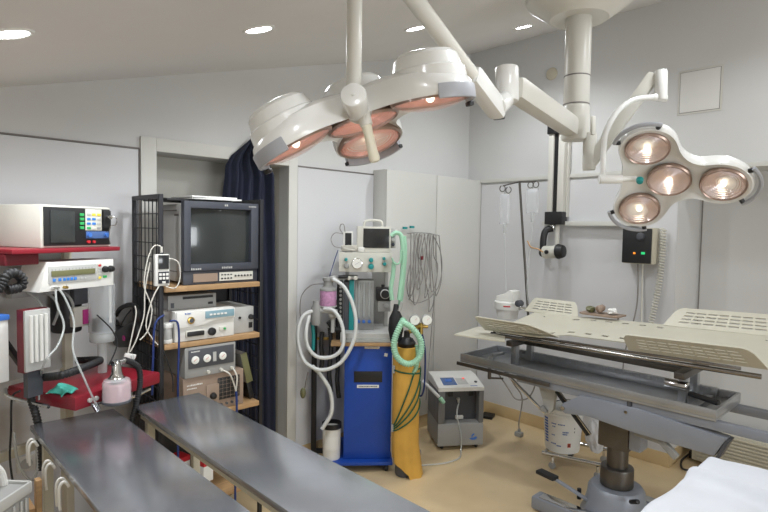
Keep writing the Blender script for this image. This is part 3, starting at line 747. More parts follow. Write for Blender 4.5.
m = MB(T2, True); m.bx(RX0+.012, RX1-.012, RY1-.008, RY1+.008, 1.75, 1.77); m.build('top_rail', 'black metal')
m = MB(T2, True); m.bx(RX0+.012, RX1-.012, RY1+.009, RY1+.014, .1, 1.3); m.build('back_sheet', 'black metal')
# CRT monitor
z = SH[0]
t = thing('crt_monitor', 'large boxy CRT video monitor with dark screen on the rack top shelf', 'monitor', (1.34, 2.78, z))
x0, x1 = 1.132, 1.546
m = MB(t, True); m.bx(x0+.006, x1-.006, 2.64, 2.95, z+.012, z+.405, .008); m.build('casing', 'light grey plastic')
m = MB(t, True)
fx0, fx1, fz0, fz1 = x0+.035, x1-.045, z+.105, z+.385
m.bx(x0, fx0, 2.6, 2.64, z+.07, z+.42, .004); m.bx(fx1, x1, 2.6, 2.64, z+.07, z+.42, .004); m.bx(fx0-.004, fx1+.004, 2.6, 2.64, fz1, z+.42, .004); m.bx(fx0-.004, fx1+.004, 2.6, 2.64, z+.07, fz0, .004); m.build('bezel', 'slate bezel')
m = MB(t, True); m.surf(lambda u, v: V((fx0-.002+(fx1-fx0+.004)*u, 2.632-.016*(1-(2*u-1)**2*.6-(2*v-1)**2*.4), fz0-.002+(fz1-fz0+.004)*v)), 16, 12, None, .003); m.build('screen', 'screen glass')
m = MB(t, True); m.bx(x0, x1, 2.612, 2.64, z+.001, z+.069, .004); m.build('control_strip', 'slate bezel')
m = MB(t, True); m.bx(x0+.05, x0+.18, 2.608, 2.6115, z+.014, z+.056); m.build('flap', 'brown enamel')
m = MB(t, True); m.bx(x0+.19, x1-.03, 2.608, 2.6115, z+.014, z+.058); ks = m.build('key_row', 'off white plastic')
for i in range(6):
    m = MB(t, True); m.cyl((x0+.28+i*.018, 2.608, z+.037), (x0+.28+i*.018, 2.603, z+.037), .005, None, 10); m.build('button', 'black plastic', ks)
m = MB(t, True)
for i in range(4): m.bx(x0+.2+i*.017, x0+.21+i*.017, 2.6065, 2.6079, z+.022, z+.03); m.bx(x0+.2+i*.017, x0+.21+i*.017, 2.6065, 2.6079, z+.042, z+.048)
m.build('key_marks', 'ink', ks)
def words(t, x0, x1, y, z, h, mt, name, seed=1, parent=None, gap=.35):
    rnd = random.Random(seed); m = MB(t, True); x = x0
    while x < x1:
        w = h*rnd.uniform(.4, .8); m.bx(x, min(x1, x+w), y-.0012, y, z, z+h*rnd.uniform(.75, 1)); x += w+h*gap
    return m.build(name, mt, parent)
def text(t, s, loc, size, rot, mt, name, parent=None, ext=.0006):
    cu = bpy.data.curves.new(name, 'FONT'); cu.body = s; cu.size = size; cu.extrude = ext; cu.align_x = 'CENTER'; cu.align_y = 'CENTER'
    tmp = bpy.data.objects.new('tmp', cu); COL.objects.link(tmp)
    me = bpy.data.meshes.new_from_object(tmp.evaluated_get(bpy.context.evaluated_depsgraph_get()))
    bpy.data.objects.remove(tmp)
    b = bmesh.new(); b.from_mesh(me); bpy.data.meshes.remove(me)
    m = MB(t); m.add(b, Matrix.Translation(V(loc)) @ rot); return m.build(name, mt, parent)
RF = Matrix.Rotation(PI/2, 4, 'X')
L0 = V(t.location)
words(t, x0+.2, x0+.26, 2.6, z+.078, .011, 'light grey plastic', 'maker_mark', 3)
words(t, x0+.035, x0+.09, 2.6, z+.076, .01, 'light grey plastic', 'model_mark', 8)
words(t, x0+.215, x0+.235, 2.6, z+.4, .01, 'light grey plastic', 'badge', 5)
words(t, x1-.06, x1-.015, 2.6, z+.4, .007, 'light grey plastic', 'corner_mark', 6)
m = MB(t, True); m.bx(x0-.0005+.0055, x0+.0065, 2.68, 2.73, z+.345, z+.355); m.bx(x0+.005, x0+.0065, 2.7, 2.9, z+.37, z+.376); m.bx(x0+.005, x0+.0065, 2.7, 2.9, z+.06, z+.066); m.build('side_vents', 'seam dark')
# board, papers on the monitor
zt = z+.4205
t = thing('folder', 'flat black folder lying on top of the CRT monitor', 'folder', (1.25, 2.8, zt), 3)
m = MB(t); m.box((0, .02, .006), (.36, .28, .011), .002); m.build('cover', 'black plastic')
for i, (lb, dx, w) in enumerate((('lower white booklet on the black folder atop the CRT', .06, .27), ('top white booklet edged grey on the black folder atop the CRT', .04, .25))):
    t = thing('booklet', lb, 'booklet', (1.27+dx, 2.76, zt+.0118+i*.0085), -2+3*i)
    m = MB(t); m.box((0, 0, .004), (w, .25, .0078), .001); m.build('pages', 'paper')
# unit under top shelf, resting on the endoscopy processor
z = SH[1]
def PR(yy, px, py): return Yp(yy, px, py)
t = thing('video_processor', 'white endoscopy video processor with teal panel on the middle rack shelf', 'processor', (1.26, 2.76, z))
ex0, ex1 = 1.085, 1.402
m = MB(t, True); m.prism([(ex0, z+.001), (ex1, z+.001), (ex1, z+.152), (ex0, z+.152)], -2.93, -2.6, Matrix.Rotation(PI/2, 4, 'X'), .008); m.build('casing', 'white plastic')
m = MB(t, True); m.prism([(ex0+.004, z+.07), (ex0+.15, z+.077), (ex0+.2, z+.095), (ex1-.002, z+.1), (ex1-.002, z+.15), (ex0+.004, z+.15)], -2.5995, -2.588, Matrix.Rotation(PI/2, 4, 'X'), .004); m.build('front_moulding', 'white plastic')
m = MB(t, True); m.bx(ex0+.15, ex1-.008, 2.584, 2.5878, z+.108, z+.145, .003); pn = m.build('touch_panel', 'panel teal grey')
m = MB(t, True)
for i in range(5): m.bx(ex0+.172+i*.02, ex0+.186+i*.02, 2.582, 2.5838, z+.122, z+.131)
m.build('panel_keys', 'white plastic', pn)
m = MB(t, True); m.cyl((ex0+.075, 2.588, z+.107), (ex0+.075, 2.58, z+.107), .018, None, 24, .002); m.build('lamp_socket', 'brass')
m = MB(t, True); m.cyl((ex0+.075, 2.5798, z+.107), (ex0+.075, 2.578, z+.107), .011); m.build('socket_core', 'dark grey plastic')
m = MB(t, True); m.box((ex0+.1, 2.596, z+.038), (.1, .014, .036), .016); cs = m.build('connector_surround', 'off white plastic')
m = MB(t, True); m.box((ex0+.1, 2.586, z+.038), (.088, .012, .024), .008); m.build('connector', 'black plastic', cs)
m = MB(t, True); m.cyl((ex0+.187, 2.5995, z+.038), (ex0+.187, 2.578, z+.038), .02, None, 20, .004); m.build('round_connector', 'black plastic')
m = MB(t, True); m.box((ex0+.25, 2.597, z+.045), (.04, .008, .022), .004); sw = m.build('switch_plate', 'off white plastic')
m = MB(t, True); m.cyl((ex0+.258, 2.5928, z+.045), (ex0+.258, 2.586, z+.045), .006); m.build('power_button', 'green key', sw)
words(t, ex0+.045, ex0+.075, 2.5878, z+.138, .007, 'blue ink', 'maker_mark', 2)
t = thing('slim_recorder', 'slim grey recorder stacked on the white endoscopy processor', 'recorder', (1.2, 2.78, z+.1525))
m = MB(t, True); m.bx(1.075, 1.33, 2.66, 2.92, z+.1535, z+.226, .003); m.build('casing', 'grey plastic')
m = MB(t, True); m.bx(1.15, 1.31, 2.656, 2.6595, z+.205, z+.217); m.build('slot', 'black plastic')
m = MB(t, True); m.bx(1.285, 1.31, 2.656, 2.6595, z+.17, z+.182); m.build('display', 'black plastic')
m = MB(t, True); m.bx(1.09, 1.105, 2.656, 2.6595, z+.165, z+.19); m.build('switch', 'dark grey plastic')
t = thing('light_source', 'grey side unit with black knob right of the white processor', 'light source', (1.46, 2.77, z))
m = MB(t, True); m.bx(1.409, 1.535, 2.63, 2.9, z+.001, z+.142, .004); m.build('casing', 'light grey plastic')
m = MB(t, True); m.cyl((1.515, 2.6295, z+.085), (1.515, 2.61, z+.085), .015, .013, 18, .003); m.build('knob', 'black plastic')
m = MB(t, True); m.bx(1.505, 1.525, 2.625, 2.6295, z+.025, z+.055); m.build('switch', 'black plastic')
m = MB(t, True); m.cyl((1.45, 2.6295, z+.085), (1.45, 2.624, z+.085), .007); m.build('socket', 'black plastic')
# white-lidded jar
q = Yp(2.56, 169, 331)
t = thing('lidded_jar', 'clear jar with white lid and base at the left end of the middle shelf', 'jar', (1.055, 2.545, z-.016))
t.location.z = z+.0; 
zz = z+.0005
q0 = lambda py: Yp(2.6, 170, py).z
jx_, jy_ = 1.055, 2.625
ROOT[t.name] = Matrix.Translation((jx_, jy_, z)); t.location = (jx_, jy_, z)
m = MB(t); m.cyl((0, 0, .0005), (0, 0, .022), .027, None, 24, .004); m.build('base', 'white plastic')
m = MB(t); m.cyl((0, 0, .022), (0, 0, .075), .025, None, 24); m.build('body', 'light grey plastic')
m = MB(t); m.cyl((0, 0, .075), (0, 0, .1), .028, None, 24, .004); m.build('lid', 'white plastic')
# lower shelf
z = SH[2]
t = thing('brown_generator', 'brown boxed instrument with black screen on the lowest visible shelf', 'instrument', (1.3, 2.78, z))
b0, b1 = 1.125, 1.458
m = MB(t, True); m.bx(b0, b1, 2.6, 2.9, z+.001, z+.192, .005); m.build('casing', 'brown enamel')
m = MB(t, True); m.bx(b1-.15, b1-.025, 2.595, 2.5995, z+.05, z+.165, .002); sc = m.build('screen_panel', 'black plastic')
m = MB(t, True)
for i in range(6): m.bx(b1-.145+i*.022, b1-.144+i*.022, 2.594, 2.5949, z+.055, z+.16)
for i in range(5): m.bx(b1-.148, b1-.028, 2.594, 2.5949, z+.065+i*.021, z+.066+i*.021)
m.build('screen_grid', 'brown enamel', sc)
m = MB(t, True); m.bx(b0+.12, b0+.19, 2.594, 2.5995, z+.03, z+.14, .003); dp = m.build('dial_plate', 'brown enamel')
m = MB(t, True); m.cyl((b0+.155, 2.594, z+.08), (b0+.155, 2.575, z+.08), .018, .015, 18, .003); m.build('dial', 'black plastic', dp)
words(t, b0+.02, b0+.1, 2.5995, z+.15, .008, 'paper', 'maker_mark', 4); words(t, b0+.02, b0+.07, 2.5995, z+.133, .007, 'paper', 'model_mark', 9)
m = MB(t, True)
for i in range(4): m.cyl((b1-.13+i*.03, 2.5995, z+.025), (b1-.13+i*.03, 2.59, z+.025), .006)
m.build('button_row', 'dark grey plastic')
t = thing('gauge_unit', 'grey unit with three round dials stacked on the brown instrument', 'gauge unit', (1.27, 2.78, z+.193))
g0, g1 = 1.13, 1.405
m = MB(t, True); m.bx(g0, g1, 2.59, 2.89, z+.193, z+.348, .005); m.build('casing', 'grey plastic')
m = MB(t, True); m.bx(g0+.018, g1-.012, 2.586, 2.5895, z+.24, z+.335, .002); gp = m.build('face_panel', 'dark grey plastic')
for x in (.05, .113, .198):
    m = MB(t, True); m.cyl((g0+x, 2.586, z+.283), (g0+x, 2.578, z+.283), .02, None, 24, .002); m.build('dial', 'gauge face', gp)
    m = MB(t, True); m.bar((g0+x-.008, 2.5775, z+.279), (g0+x+.008, 2.5775, z+.291), .002, .001); m.build('needle', 'red key', gp)
m = MB(t, True); m.bx(g0+.145, g0+.163, 2.582, 2.5858, z+.262, z+.31); m.build('meter', 'light grey plastic', gp)
words(t, g0+.03, g0+.075, 2.586, z+.322, .006, 'paper', 'panel_mark', 12, gp)
for x in (.12, .19, .25):
    m = MB(t, True); m.cyl((g0+x, 2.5895, z+.212), (g0+x, 2.575, z+.212), .008, None, 12); m.build('outlet', 'off white plastic')
m = MB(); m.tube([(g0+.19, 2.574, z+.212), (g0+.22, 2.55, z+.19), (g0+.25, 2.56, z+.13), (g0+.262, 2.56, z+.09)], .004, 7); m.tube([(g0+.25, 2.574, z+.212), (g0+.262, 2.55, z+.17), (g0+.262, 2.56, z+.09)], .004, 7)
tag(m.build('air_line', 'white cable'), 'pair of pale lines joining below the dial unit', 'tube')
m = MB(); m.tube([(g0+.262, 2.558, z+.089), (g0+.264, 2.555, z+.03), (g0+.266, 2.56, z-.06), (g0+.26, 2.56, z-.2), (g0+.25, 2.55, .05), (g0+.2, 2.53, .007)], .006, 8)
tag(m.build('air_line', 'blue cable'), 'dark blue line hanging below the pale tube pair', 'tube')
t = thing('instrument_case', 'greenish grey case leaning at the right end of the lower shelf', 'case', (1.5, 2.7, z))
ROOT[t.name] = Matrix.Translation((1.517, 2.72, z+.021)) @ Matrix.Rotation(math.radians(-14), 4, 'Y'); t.location = (1.517, 2.72, z+.021); t.rotation_euler = (0, math.radians(-14), 0)
m = MB(t); m.bx(-.004, .03, -.09, .1, .08, .25, .004); m.build('shell', 'grey plastic')
m = MB(t); m.bx(-.0045, .034, -.095, -.0905, .08, .25, .002); m.build('edge', 'lcd olive')
m = MB(t); m.bx(.0, .028, -.08, .09, -.02, .079, .004); m.build('foot', 'black plastic')
t = thing('small_bottle', 'small white bottle beside the brown instrument, partly behind the steel table', 'bottle', (1.085, 2.63, z))
m = MB(t); m.cyl((0, 0, .0005), (0, 0, .05), .024, None, 20, .005); m.build('body', 'white plastic')
m = MB(t); m.cyl((0, 0, .05), (0, 0, .075), .01, None, 14, .002); m.build('cap', 'white plastic')
# oximeter hung on the front post
q = Yp(2.57, 161.5, 270)
t = thing('pulse_oximeter', 'white handheld pulse oximeter with keypad hung on the rack post', 'oximeter', (q.x, 2.57, q.z), 0)
m = MB(t); m.box((0, 0, 0), (.068, .026, .15), .006); m.build('casing', 'white plastic')
m = MB(t); m.box((.004, -.0155, .038), (.05, .005, .066), .002); m.build('display', 'dark screen')
m = MB(t); m.box((.004, -.0155, -.035), (.05, .005, .056), .002); kp = m.build('keypad', 'ink')
for r in range(2):
    for c_ in range(3):
        m = MB(t); m.box((-.012+.016*c_, -.018, -.02-.018*r), (.012, .003, .012), .001); m.build('key', 'white plastic', kp)
m = MB(t); m.box((.004, -.018, -.057), (.016, .003, .01), .001); m.build('wide_key', 'white plastic', kp)
q3 = lambda px, py, y=2.55: Yp(y, px, py)
m = MB(t, True); m.cyl((q.x, 2.57, q.z+.0825), (q.x, 2.57, q.z+.11), .006); m.build('cable_plug', 'white cable')
def wcab(pts, lb, r=.0028, mt='white cable', nm='cable'):
    m = MB(); m.tube([q3(*p) for p in pts], r, 6); return tag(m.build(nm, mt), lb, 'cable')
wcab([(161.5, 252), (160, 246), (153, 247), (147, 262), (144, 285), (148, 297), (152, 310), (148, 330), (140, 340)], 'white cable arching from the oximeter top and looping left')
wcab([(166, 258, 2.565), (178, 262), (180, 278), (175, 288), (165, 286, 2.565)], 'white cable loop hanging right of the oximeter')
wcab([(150, 262), (145, 290), (144, 315), (138, 335), (134, 345), (130, 352)], 'white cable running down the rack side to a clip')
wcab([(135, 306), (136, 315), (131, 340), (127, 357)], 'pale cable hanging from the black pouch', .003)
wcab([(159, 286), (152, 300), (146, 325), (152, 338), (158, 345)], 'lowest white cable loop left of the rack post', .003)
wcab([(170, 321), (177, 322), (179, 335), (178.5, 360), (178, 385), (178, 420, 2.57), (178, 470, 2.57), (178, 520, 2.57), (178, 560, 2.57)], 'dark blue cable hanging down the rack front past the jar', .005, 'blue cable')
wcab([(164, 315), (155, 325), (153, 360), (152, 395)], 'dark blue cable hanging down along the rack post', .005, 'blue cable')
wcab([(163, 350), (172, 375), (173, 392)], 'black lead running to the small white bottle', .003, 'black rubber')
# white clip
q = q3(130, 356); t = thing('cable_clip', 'small white connector clip hanging left of the rack', 'clip', q)
m = MB(t); m.box((0, 0, 0), (.05, .012, .022), .004, Matrix.Rotation(.3, 4, 'Y')); m.build('body', 'white plastic')
m = MB(t); m.box((.008, -.008, -.01), (.014, .012, .03), .003); m.build('jaw', 'clear tube')
# black pouch on rack side
c = Yp(2.72, 125, 326)
t = thing('black_pouch', 'black pouch with looped handle hung on the mesh rack side', 'pouch', (RX0-.06, 2.75, 1.1))
def PW(px, py): return Xp(RX0-.05, px, py)
m = MB(t, True); ring = [PW(*p) for p in ((118, 326), (117, 337), (119, 345), (126, 347), (135, 345), (140, 335), (139, 322), (132, 323), (125, 328))]
cen = sum(ring, V())/len(ring)
b = bmesh.new(); L1 = []
for s_, o_ in ((.55, -.042), (.93, -.028), (1, 0), (.93, .022), (.55, .03)):
    L1.append([b.verts.new(cen+(p-cen)*s_+V((o_, 0, 0))) for p in ring])
for a, d in zip(L1, L1[1:]):
    for i in range(len(ring)): b.faces.new((a[i], a[(i+1) % len(ring)], d[(i+1) % len(ring)], d[i]))
b.faces.new(L1[0][::-1]); b.faces.new(L1[-1]); bmesh.ops.recalc_face_normals(b, faces=b.faces)
bmesh.ops.subdivide_edges(b, edges=b.edges[:], cuts=1, smooth=.4, use_grid_fill=True)
m.add(b); m.build('bag', 'black plastic', ang=80)
m = MB(t, True); m.tube([PW(118, 328), PW(116, 317), PW(120, 309), (PW(128, 305)), PW(135, 306), PW(139, 312), PW(138, 324)], .012, 8); m.build('handle', 'black rubber')
m = MB(t, True); m.tube([PW(121, 325), PW(126, 316), PW(131, 310)], .004, 6); m.build('strap', 'dark grey plastic')
m = MB(t, True); q = PW(133, 337)+V((-.04, 0, 0)); m.cyl(q, q+V((-.008, 0, 0)), .014, None, 14); m.build('badge', 'magenta label')

# ================================================================== CURTAIN
yc = 3.03
def crow(py):
    pts = [(137, 253.5, 254.5), (145, 245, 257), (155, 233, 262), (165, 227.5, 268), (175, 227, 273), (205, 224, 273), (300, 224, 274.5), (445, 225, 277)]
    for a, b in zip(pts, pts[1:]):
        if py <= b[0]:
            f = (py-a[0])/(b[0]-a[0]); return a[1]+(b[1]-a[1])*f, a[2]+(b[2]-a[2])*f
    return pts[-1][1:]
def curt(u, v):
    py = 137+308*v**1.5; l, r = crow(py)
    p = Yp(yc, l+(r-l)*u, py)
    f = min(1, v*6)
    p.y += f*(.022*math.sin(u*24+2*v)+.012*math.sin(u*51+1)+.01*math.sin(u*9+5*v))
    return p
m = MB(); m.surf(curt, 70, 40, None, .004); tag(m.build('curtain', 'navy cloth', ang=80), 'dark navy curtain gathered at the doorway behind the rack', 'curtain')

# ================================================================== BLUE ANAESTHESIA CART
cq = Zp(0, 368, 473)
B = thing('anesthesia_cart', 'bright blue anaesthesia cart with gauges, flow tubes and white hoses', 'anaesthesia cart', (cq.x, cq.y, 0), -40)
def PB(y, px, py): return lpx(B, 1, y, px, py)
x0, x1 = PB(.05, 344, 400).x, PB(.05, 391.5, 400).x
m = MB(B); m.bx(x0, x1, .05, .42, .075, .845, .006); m.build('cabinet', 'blue enamel')
m = MB(B); m.bx(x0-.13, x1+.012, -.005, .45, .05, .0745, .008); m.build('base_plate', 'blue enamel')
for x in (x0-.03, x1-.03):
    for y in (.03, .41):
        m = MB(B); m.cyl((x-.012, y, .025), (x+.012, y, .025), .025, None, 16, .004); m.build('caster', 'black rubber')
a, b = PB(.045, 354, 378), PB(.045, 382, 399)
m = MB(B); m.bx(a.x, b.x, .046, .0495, a.z-.03, a.z+.045, .002); m.build('recess_handle', 'black plastic')
a = PB(.045, 357, 395.5); b = PB(.045, 378, 398)
m = MB(B); m.bx(a.x, b.x, .045, .0455, a.z-.032, a.z-.012); lab = m.build('label_plate', 'paper')
a = PB(.045, 357, 400.5)
m = MB(B); m.bx(PB(.045, 357, 385).x, PB(.045, 379, 385).x, .046, .0495, PB(.045, 360, 387.5).z-.004, PB(.045, 360, 385).z, .001)
m.build('name_strip', 'paper')
zz = PB(.045, 360, 386.5).z
mm = MB(B); rnd = random.Random(3); xx = PB(.045, 358.5, 400).x
while xx < PB(.045, 377, 400).x:
    w = rnd.uniform(.004, .007); mm.bx(xx, xx+w, .0452, .0459, zz-.004, zz+.004); xx += w+.003
mm.build('name_letters', 'ink')
bpy.data.objects.remove(lab)
a = PB(.045, 386, 355)
m = MB(B); m.box((a.x, .0485, a.z), (.022, .002, .022), .0005, Matrix.Rotation(.2, 4, 'Y')); m.build('sticker', 'paper')
m = MB(B); m.box((PB(.045, 372, 347).x, .047, .832), (.1, .005, .016), .002); m.build('drawer_catch', 'chrome')
# worktop and column block above
m = MB(B); m.bx(PB(.03, 331, 340).x, x1+.012, .02, .42, .8455, .868, .003); m.build('worktop', 'wood shelf')
m = MB(B); m.bx(x0-.03, x1+.012, .03, .4, .8685, .93, .004); m.build('drawer_unit', 'light grey plastic')
m = MB(B); m.bx(x0-.02, x1+.004, .0255, .0295, .875, .9, .001); m.build('drawer_glass', 'clear tube')
for x in (x0+.01, x1-.03):
    m = MB(B); m.bx(x-.014, x+.014, .3, .33, .9305, 1.335, .002); m.build('upright', 'light grey plastic')
gz0, gz1 = PB(.1, 365, 272).z, PB(.1, 365, 252.5).z
gx0, gx1 = PB(.1, 339, 260).x, PB(.1, 392, 260).x
m = MB(B); m.bx(gx0, gx1, .1, .36, gz0, gz1, .004); gp = m.build('gauge_panel', 'off white plastic')
def gdial(px, py, rpx, mt, rim='chrome', yy=.1):
    c = PB(yy, px, py); r = rpx*3.65/542
    m = MB(B); m.cyl((c.x, yy-.0005, c.z), (c.x, yy-.018, c.z), r, r*.96, 24, .002); d = m.build('gauge_bezel', rim, gp)
    m = MB(B); m.cyl((c.x, yy-.0185, c.z), (c.x, yy-.0195, c.z), r*.84, None, 24); m.build('gauge_dial', mt, gp)
    return c
gdial(357, 263.5, 5.6, 'gauge face')
m = MB(B); c = PB(.1, 357, 263.5); m.bar((c.x-.012, .0795, c.z-.006), (c.x+.014, .0795, c.z+.01), .003, .001); m.build('gauge_needle', 'ink', gp)
for px, py, mt, r in ((346.5, 266, 'grey plastic', .018), (346, 259.5, 'teal plastic', .012), (371, 266.5, 'teal plastic', .02), (371, 260, 'teal plastic', .016), (384, 258.5, 'teal plastic', .011), (384.5, 264, 'teal plastic', .013)):
    c = PB(.1, px, py); m = MB(B); m.cyl((c.x, .0995, c.z), (c.x, .07, c.z), r, r*.85, 18, .003); m.build('flow_knob', mt, gp)
c = PB(.08, 345, 277); d = PB(.08, 358, 279)
m = MB(B); m.bx(c.x-.03, d.x, .12, .26, c.z-.02, c.z+.0, .003); m.build('valve_block', 'light grey plastic')
for px in (349, 355.5):
    c = PB(.11, px, 278); m = MB(B); m.cyl((c.x, .119, c.z), (c.x, .1, c.z), .014, None, 18, .003); m.build('outlet', 'off white plastic')
m = MB(B); m.cyl(PB(.1, 338, 277), PB(.1, 348, 277), .011, None, 12); m.build('lever', 'black plastic')
# vaporiser stack: black with teal stripe, flow tubes
a, b = PB(.15, 337, 281), PB(.15, 353, 325)
m = MB(B); m.bx(a.x, PB(.15, 343, 300).x, .15, .3, .9305, 1.26, .004); m.build('manifold', 'black plastic')
m = MB(B); 
for i in range(9): m.cyl((PB(.149, 340.5, 300).x, .1495, 1.0+i*.028), (PB(.149, 340.5, 300).x, .138, 1.0+i*.028), .009, None, 10)
m.build('manifold_screws', 'grey plastic')
m = MB(B); m.bx(PB(.15, 343.5, 300).x, PB(.15, 349, 300).x, .15, .3, .9305, 1.26, .003); m.build('vaporizer_dark', 'dark grey plastic')
m = MB(B); m.bx(PB(.15, 349, 300).x+.001, PB(.15, 354, 300).x, .14, .3, .9305, 1.27, .003); m.build('vaporizer_stripe', 'teal plastic')
m = MB(B); m.bx(PB(.15, 355, 300).x, PB(.15, 374, 300).x, .16, .3, .9305, 1.27, .004); fbk = m.build('flowmeter_block', 'grey plastic')
for px in (359, 364, 369.5):
    m = MB(B); x = PB(.15, px, 300).x; m.cyl((x, .156, 1.02), (x, .156, 1.26), .009, None, 12); m.build('flow_tube', 'clear tube', fbk)
    m = MB(B); m.cyl((x, .156, .99), (x, .13, .99), .011, None, 14, .002); m.build('flow_valve', 'blue trim', fbk)
# black regulator block at right
a, b = PB(.12, 376.5, 288), PB(.12, 391.5, 301)
m = MB(B); m.bx(a.x, b.x, .12, .22, b.z, a.z, .006); rb = m.build('suction_regulator', 'black plastic')
c = PB(.12, 385, 294); m = MB(B); m.cyl((c.x, .1195, c.z), (c.x, .105, c.z), .033, None, 24, .003); m.build('regulator_ring', 'light grey plastic', rb)
m = MB(B); m.cyl((c.x, .1045, c.z), (c.x, .1, c.z), .027, None, 24); m.build('regulator_dial', 'black plastic', rb)
m = MB(B); m.bx(a.x+.01, b.x-.005, .13, .22, b.z-.075, b.z-.001, .005); m.cyl((c.x+.01, .1295, b.z-.035), (c.x+.01, .11, b.z-.035), .016, None, 16, .003); m.build('regulator_base', 'grey plastic')
m = MB(B); m.cyl(PB(.13, 383, 287.6), PB(.13, 383, 284.5), .012, None, 12); m.build('regulator_knob', 'black plastic')
# pole on the left
px_ = PB(.2, 314, 380).x
m = MB(B); m.bx(px_-.018, px_+.018, .2, .235, .05, PB(.2, 313, 318).z, .004); m.build('side_pole', 'black metal')
m = MB(B); m.bx(px_-.018, x0-.1305, .2, .24, .05, .0745, .003); m.build('pole_foot', 'black metal')
m = MB(B); m.bx(px_-.02, PB(.03, 331, 340).x-.0005, .21, .235, .849, .865, .003); m.build('pole_bracket', 'brass')
# absorber canister (lilac) on the left
c = PB(.05, 328, 298); r = 8.2*3.62/542
ct, cb = PB(.05, 328, 291).z, PB(.05, 328, 306).z
m = MB(B); m.cyl((c.x, .08, cb), (c.x, .08, ct), r, None, 28, .004); ab = m.build('absorber_jar', 'soda lime lilac')
m = MB(B); m.cyl((c.x, .08, cb-.008), (c.x, .08, cb-.0005), r*1.08, None, 28, .002); m.build('jar_base', 'light grey plastic', ab)
m = MB(B); m.lathe([(0, ct+.0005), (r*1.04, ct+.0005), (r*1.0, ct+.014), (r*.6, ct+.03), (r*.55, ct+.06), (r*.7, ct+.065), (r*.7, ct+.085), (0, ct+.09)], 24, Matrix.Translation((c.x, .08, 0))); m.build('jar_head', 'grey plastic', ab)
m = MB(B); m.cyl((c.x+.0, .08, ct+.07), (c.x+.04, .04, ct+.085), .02, None, 14); m.cyl((c.x, .1, ct+.07), (gx0+.02, .15, ct+.075), .012); m.build('jar_elbow', 'light grey plastic', ab)
c2 = PB(.03, 319, 315)
m = MB(B); m.lathe([(0, -.07), (.03, -.07), (.034, -.05), (.034, .04), (.024, .06), (.022, .09), (0, .09)], 20, Matrix.Translation((c2.x-.02, .06, c2.z+.0))); m.build('valve_body', 'grey plastic')
m = MB(B); m.cyl((c2.x, .06, c2.z+.03), (c.x+.06, .03, c2.z+.02), .018, None, 14); m.cyl((c2.x+.09, .06, c2.z), (c2.x+.09, .06, c2.z-.12), .013, None, 12); m.sph((c2.x+.09, .06, c2.z), .034, (1, 1, .9)); m.build('valve_manifold', 'light grey plastic')
m = MB(B); m.tube([PB(.1, 313, 350), PB(.1, 313.5, 336), PB(.1, 312, 322)], .012, 10); m.build('teal_connector', 'teal plastic')
m = MB(B); m.tube([(c2.x+.06, .07, c2.z-.05), (c2.x+.1, .08, c2.z-.1), (c2.x+.17, .09, c2.z-.11)], .017, 10); m.build('black_fitting', 'black rubber')
# monitor and oximeter on top
mx0, mx1 = PB(.12, 357, 240).x, PB(.12, 391, 240).x
mz1 = PB(.12, 372, 226.5).z
t = thing('vital_signs_monitor', 'small grey-beige monitor with carry handle on top of blue cart', 'monitor', B.matrix_basis @ V(((mx0+mx1)/2, .22, gz1+.0005)), -40)
h = mz1-gz1; hw = (mx1-mx0)/2
m = MB(t); m.bx(-hw, hw, -.1, .1, 0, h, .008); m.build('casing', 'off white plastic')
m = MB(t); m.bx(-hw+.042, hw-.012, -.104, -.1005, .03, h-.014, .002); m.build('screen', 'dark screen')
m = MB(t); m.tube([(-hw+.05, 0, h), (-hw+.055, 0, h+.032), (-hw+.08, 0, h+.042), (0.03, 0, h+.042), (.055, 0, h+.032), (.06, 0, h)], .009, 10); m.build('carry_handle', 'off white plastic')
m = MB(t); m.bx(hw+.0005, hw+.035, -.07, .06, .03, h-.01, .004); m.build('side_module', 'light grey plastic')
for i, (z, mt) in enumerate(((.035, 'slate bezel'), (.065, 'light grey plastic'), (.1, 'blue trim'))):
    m = MB(t); m.cyl((hw+.016, -.0705, z+.02), (hw+.016, -.085, z+.02), .012, None, 14, .002); m.build('connector', mt)
c = PB(.13, 348, 239.5)
t = thing('pulse_oximeter', 'white handheld pulse oximeter standing on the blue cart beside the small monitor', 'oximeter', B.matrix_basis @ V((c.x, .16, gz1+.0005)), -40)
m = MB(t); m.bx(-.034, .034, -.014, .014, 0, .14, .006); m.build('casing', 'white plastic')
m = MB(t); m.bx(-.02, .024, -.0165, -.0145, .045, .128, .001); m.build('display', 'dark screen')
m = MB(t); m.bx(-.02, .024, -.0165, -.0145, .015, .038, .001); m.build('keypad', 'grey plastic')
W = ROOT[B.name]
def bt(name, pts, r, mt, label, cat='hose', rib=0, seg=10):
    m = MB(); m.tube([(W @ PB(*p)) if len(p) == 3 and not isinstance(p, Vector) else p for p in pts], r, seg, rib=rib); return tag(m.build(name, mt, ang=60), label, cat)
bt('cable', [(.13, 345, 232), (.13, 344, 225), (.13, 341, 224.5), (.13, 340, 229), (.13, 343, 234)], .003, 'grey cable', 'thin cable bent over the top of the cart oximeter', 'cable')
bt('cable', [(.12, 343, 234), (.12, 335, 233), (.12, 331, 239), (.12, 334, 246), (.12, 341, 248)], .0025, 'grey cable', 'thin grey cable loop left of the cart oximeter', 'cable')
t = thing('coiled_lead', 'coiled white lead heaped in front of the cart oximeter', 'cable', B.matrix_basis @ V((c.x+.005, .12, gz1)), -40)
m = MB(t)
pts = [(.05*math.cos(i*.55)*(1+.12*math.sin(i*1.7)), -.0+.016*math.sin(i*.55), .006+.0006*i+.006*abs(math.sin(i*.9))) for i in range(60)]
m.tube(pts, .004, 6, n=3); m.build('coils', 'white cable')
m = MB(t); m.box((.085, -.004, .018), (.045, .025, .034), .01); m.build('finger_clip', 'white plastic')
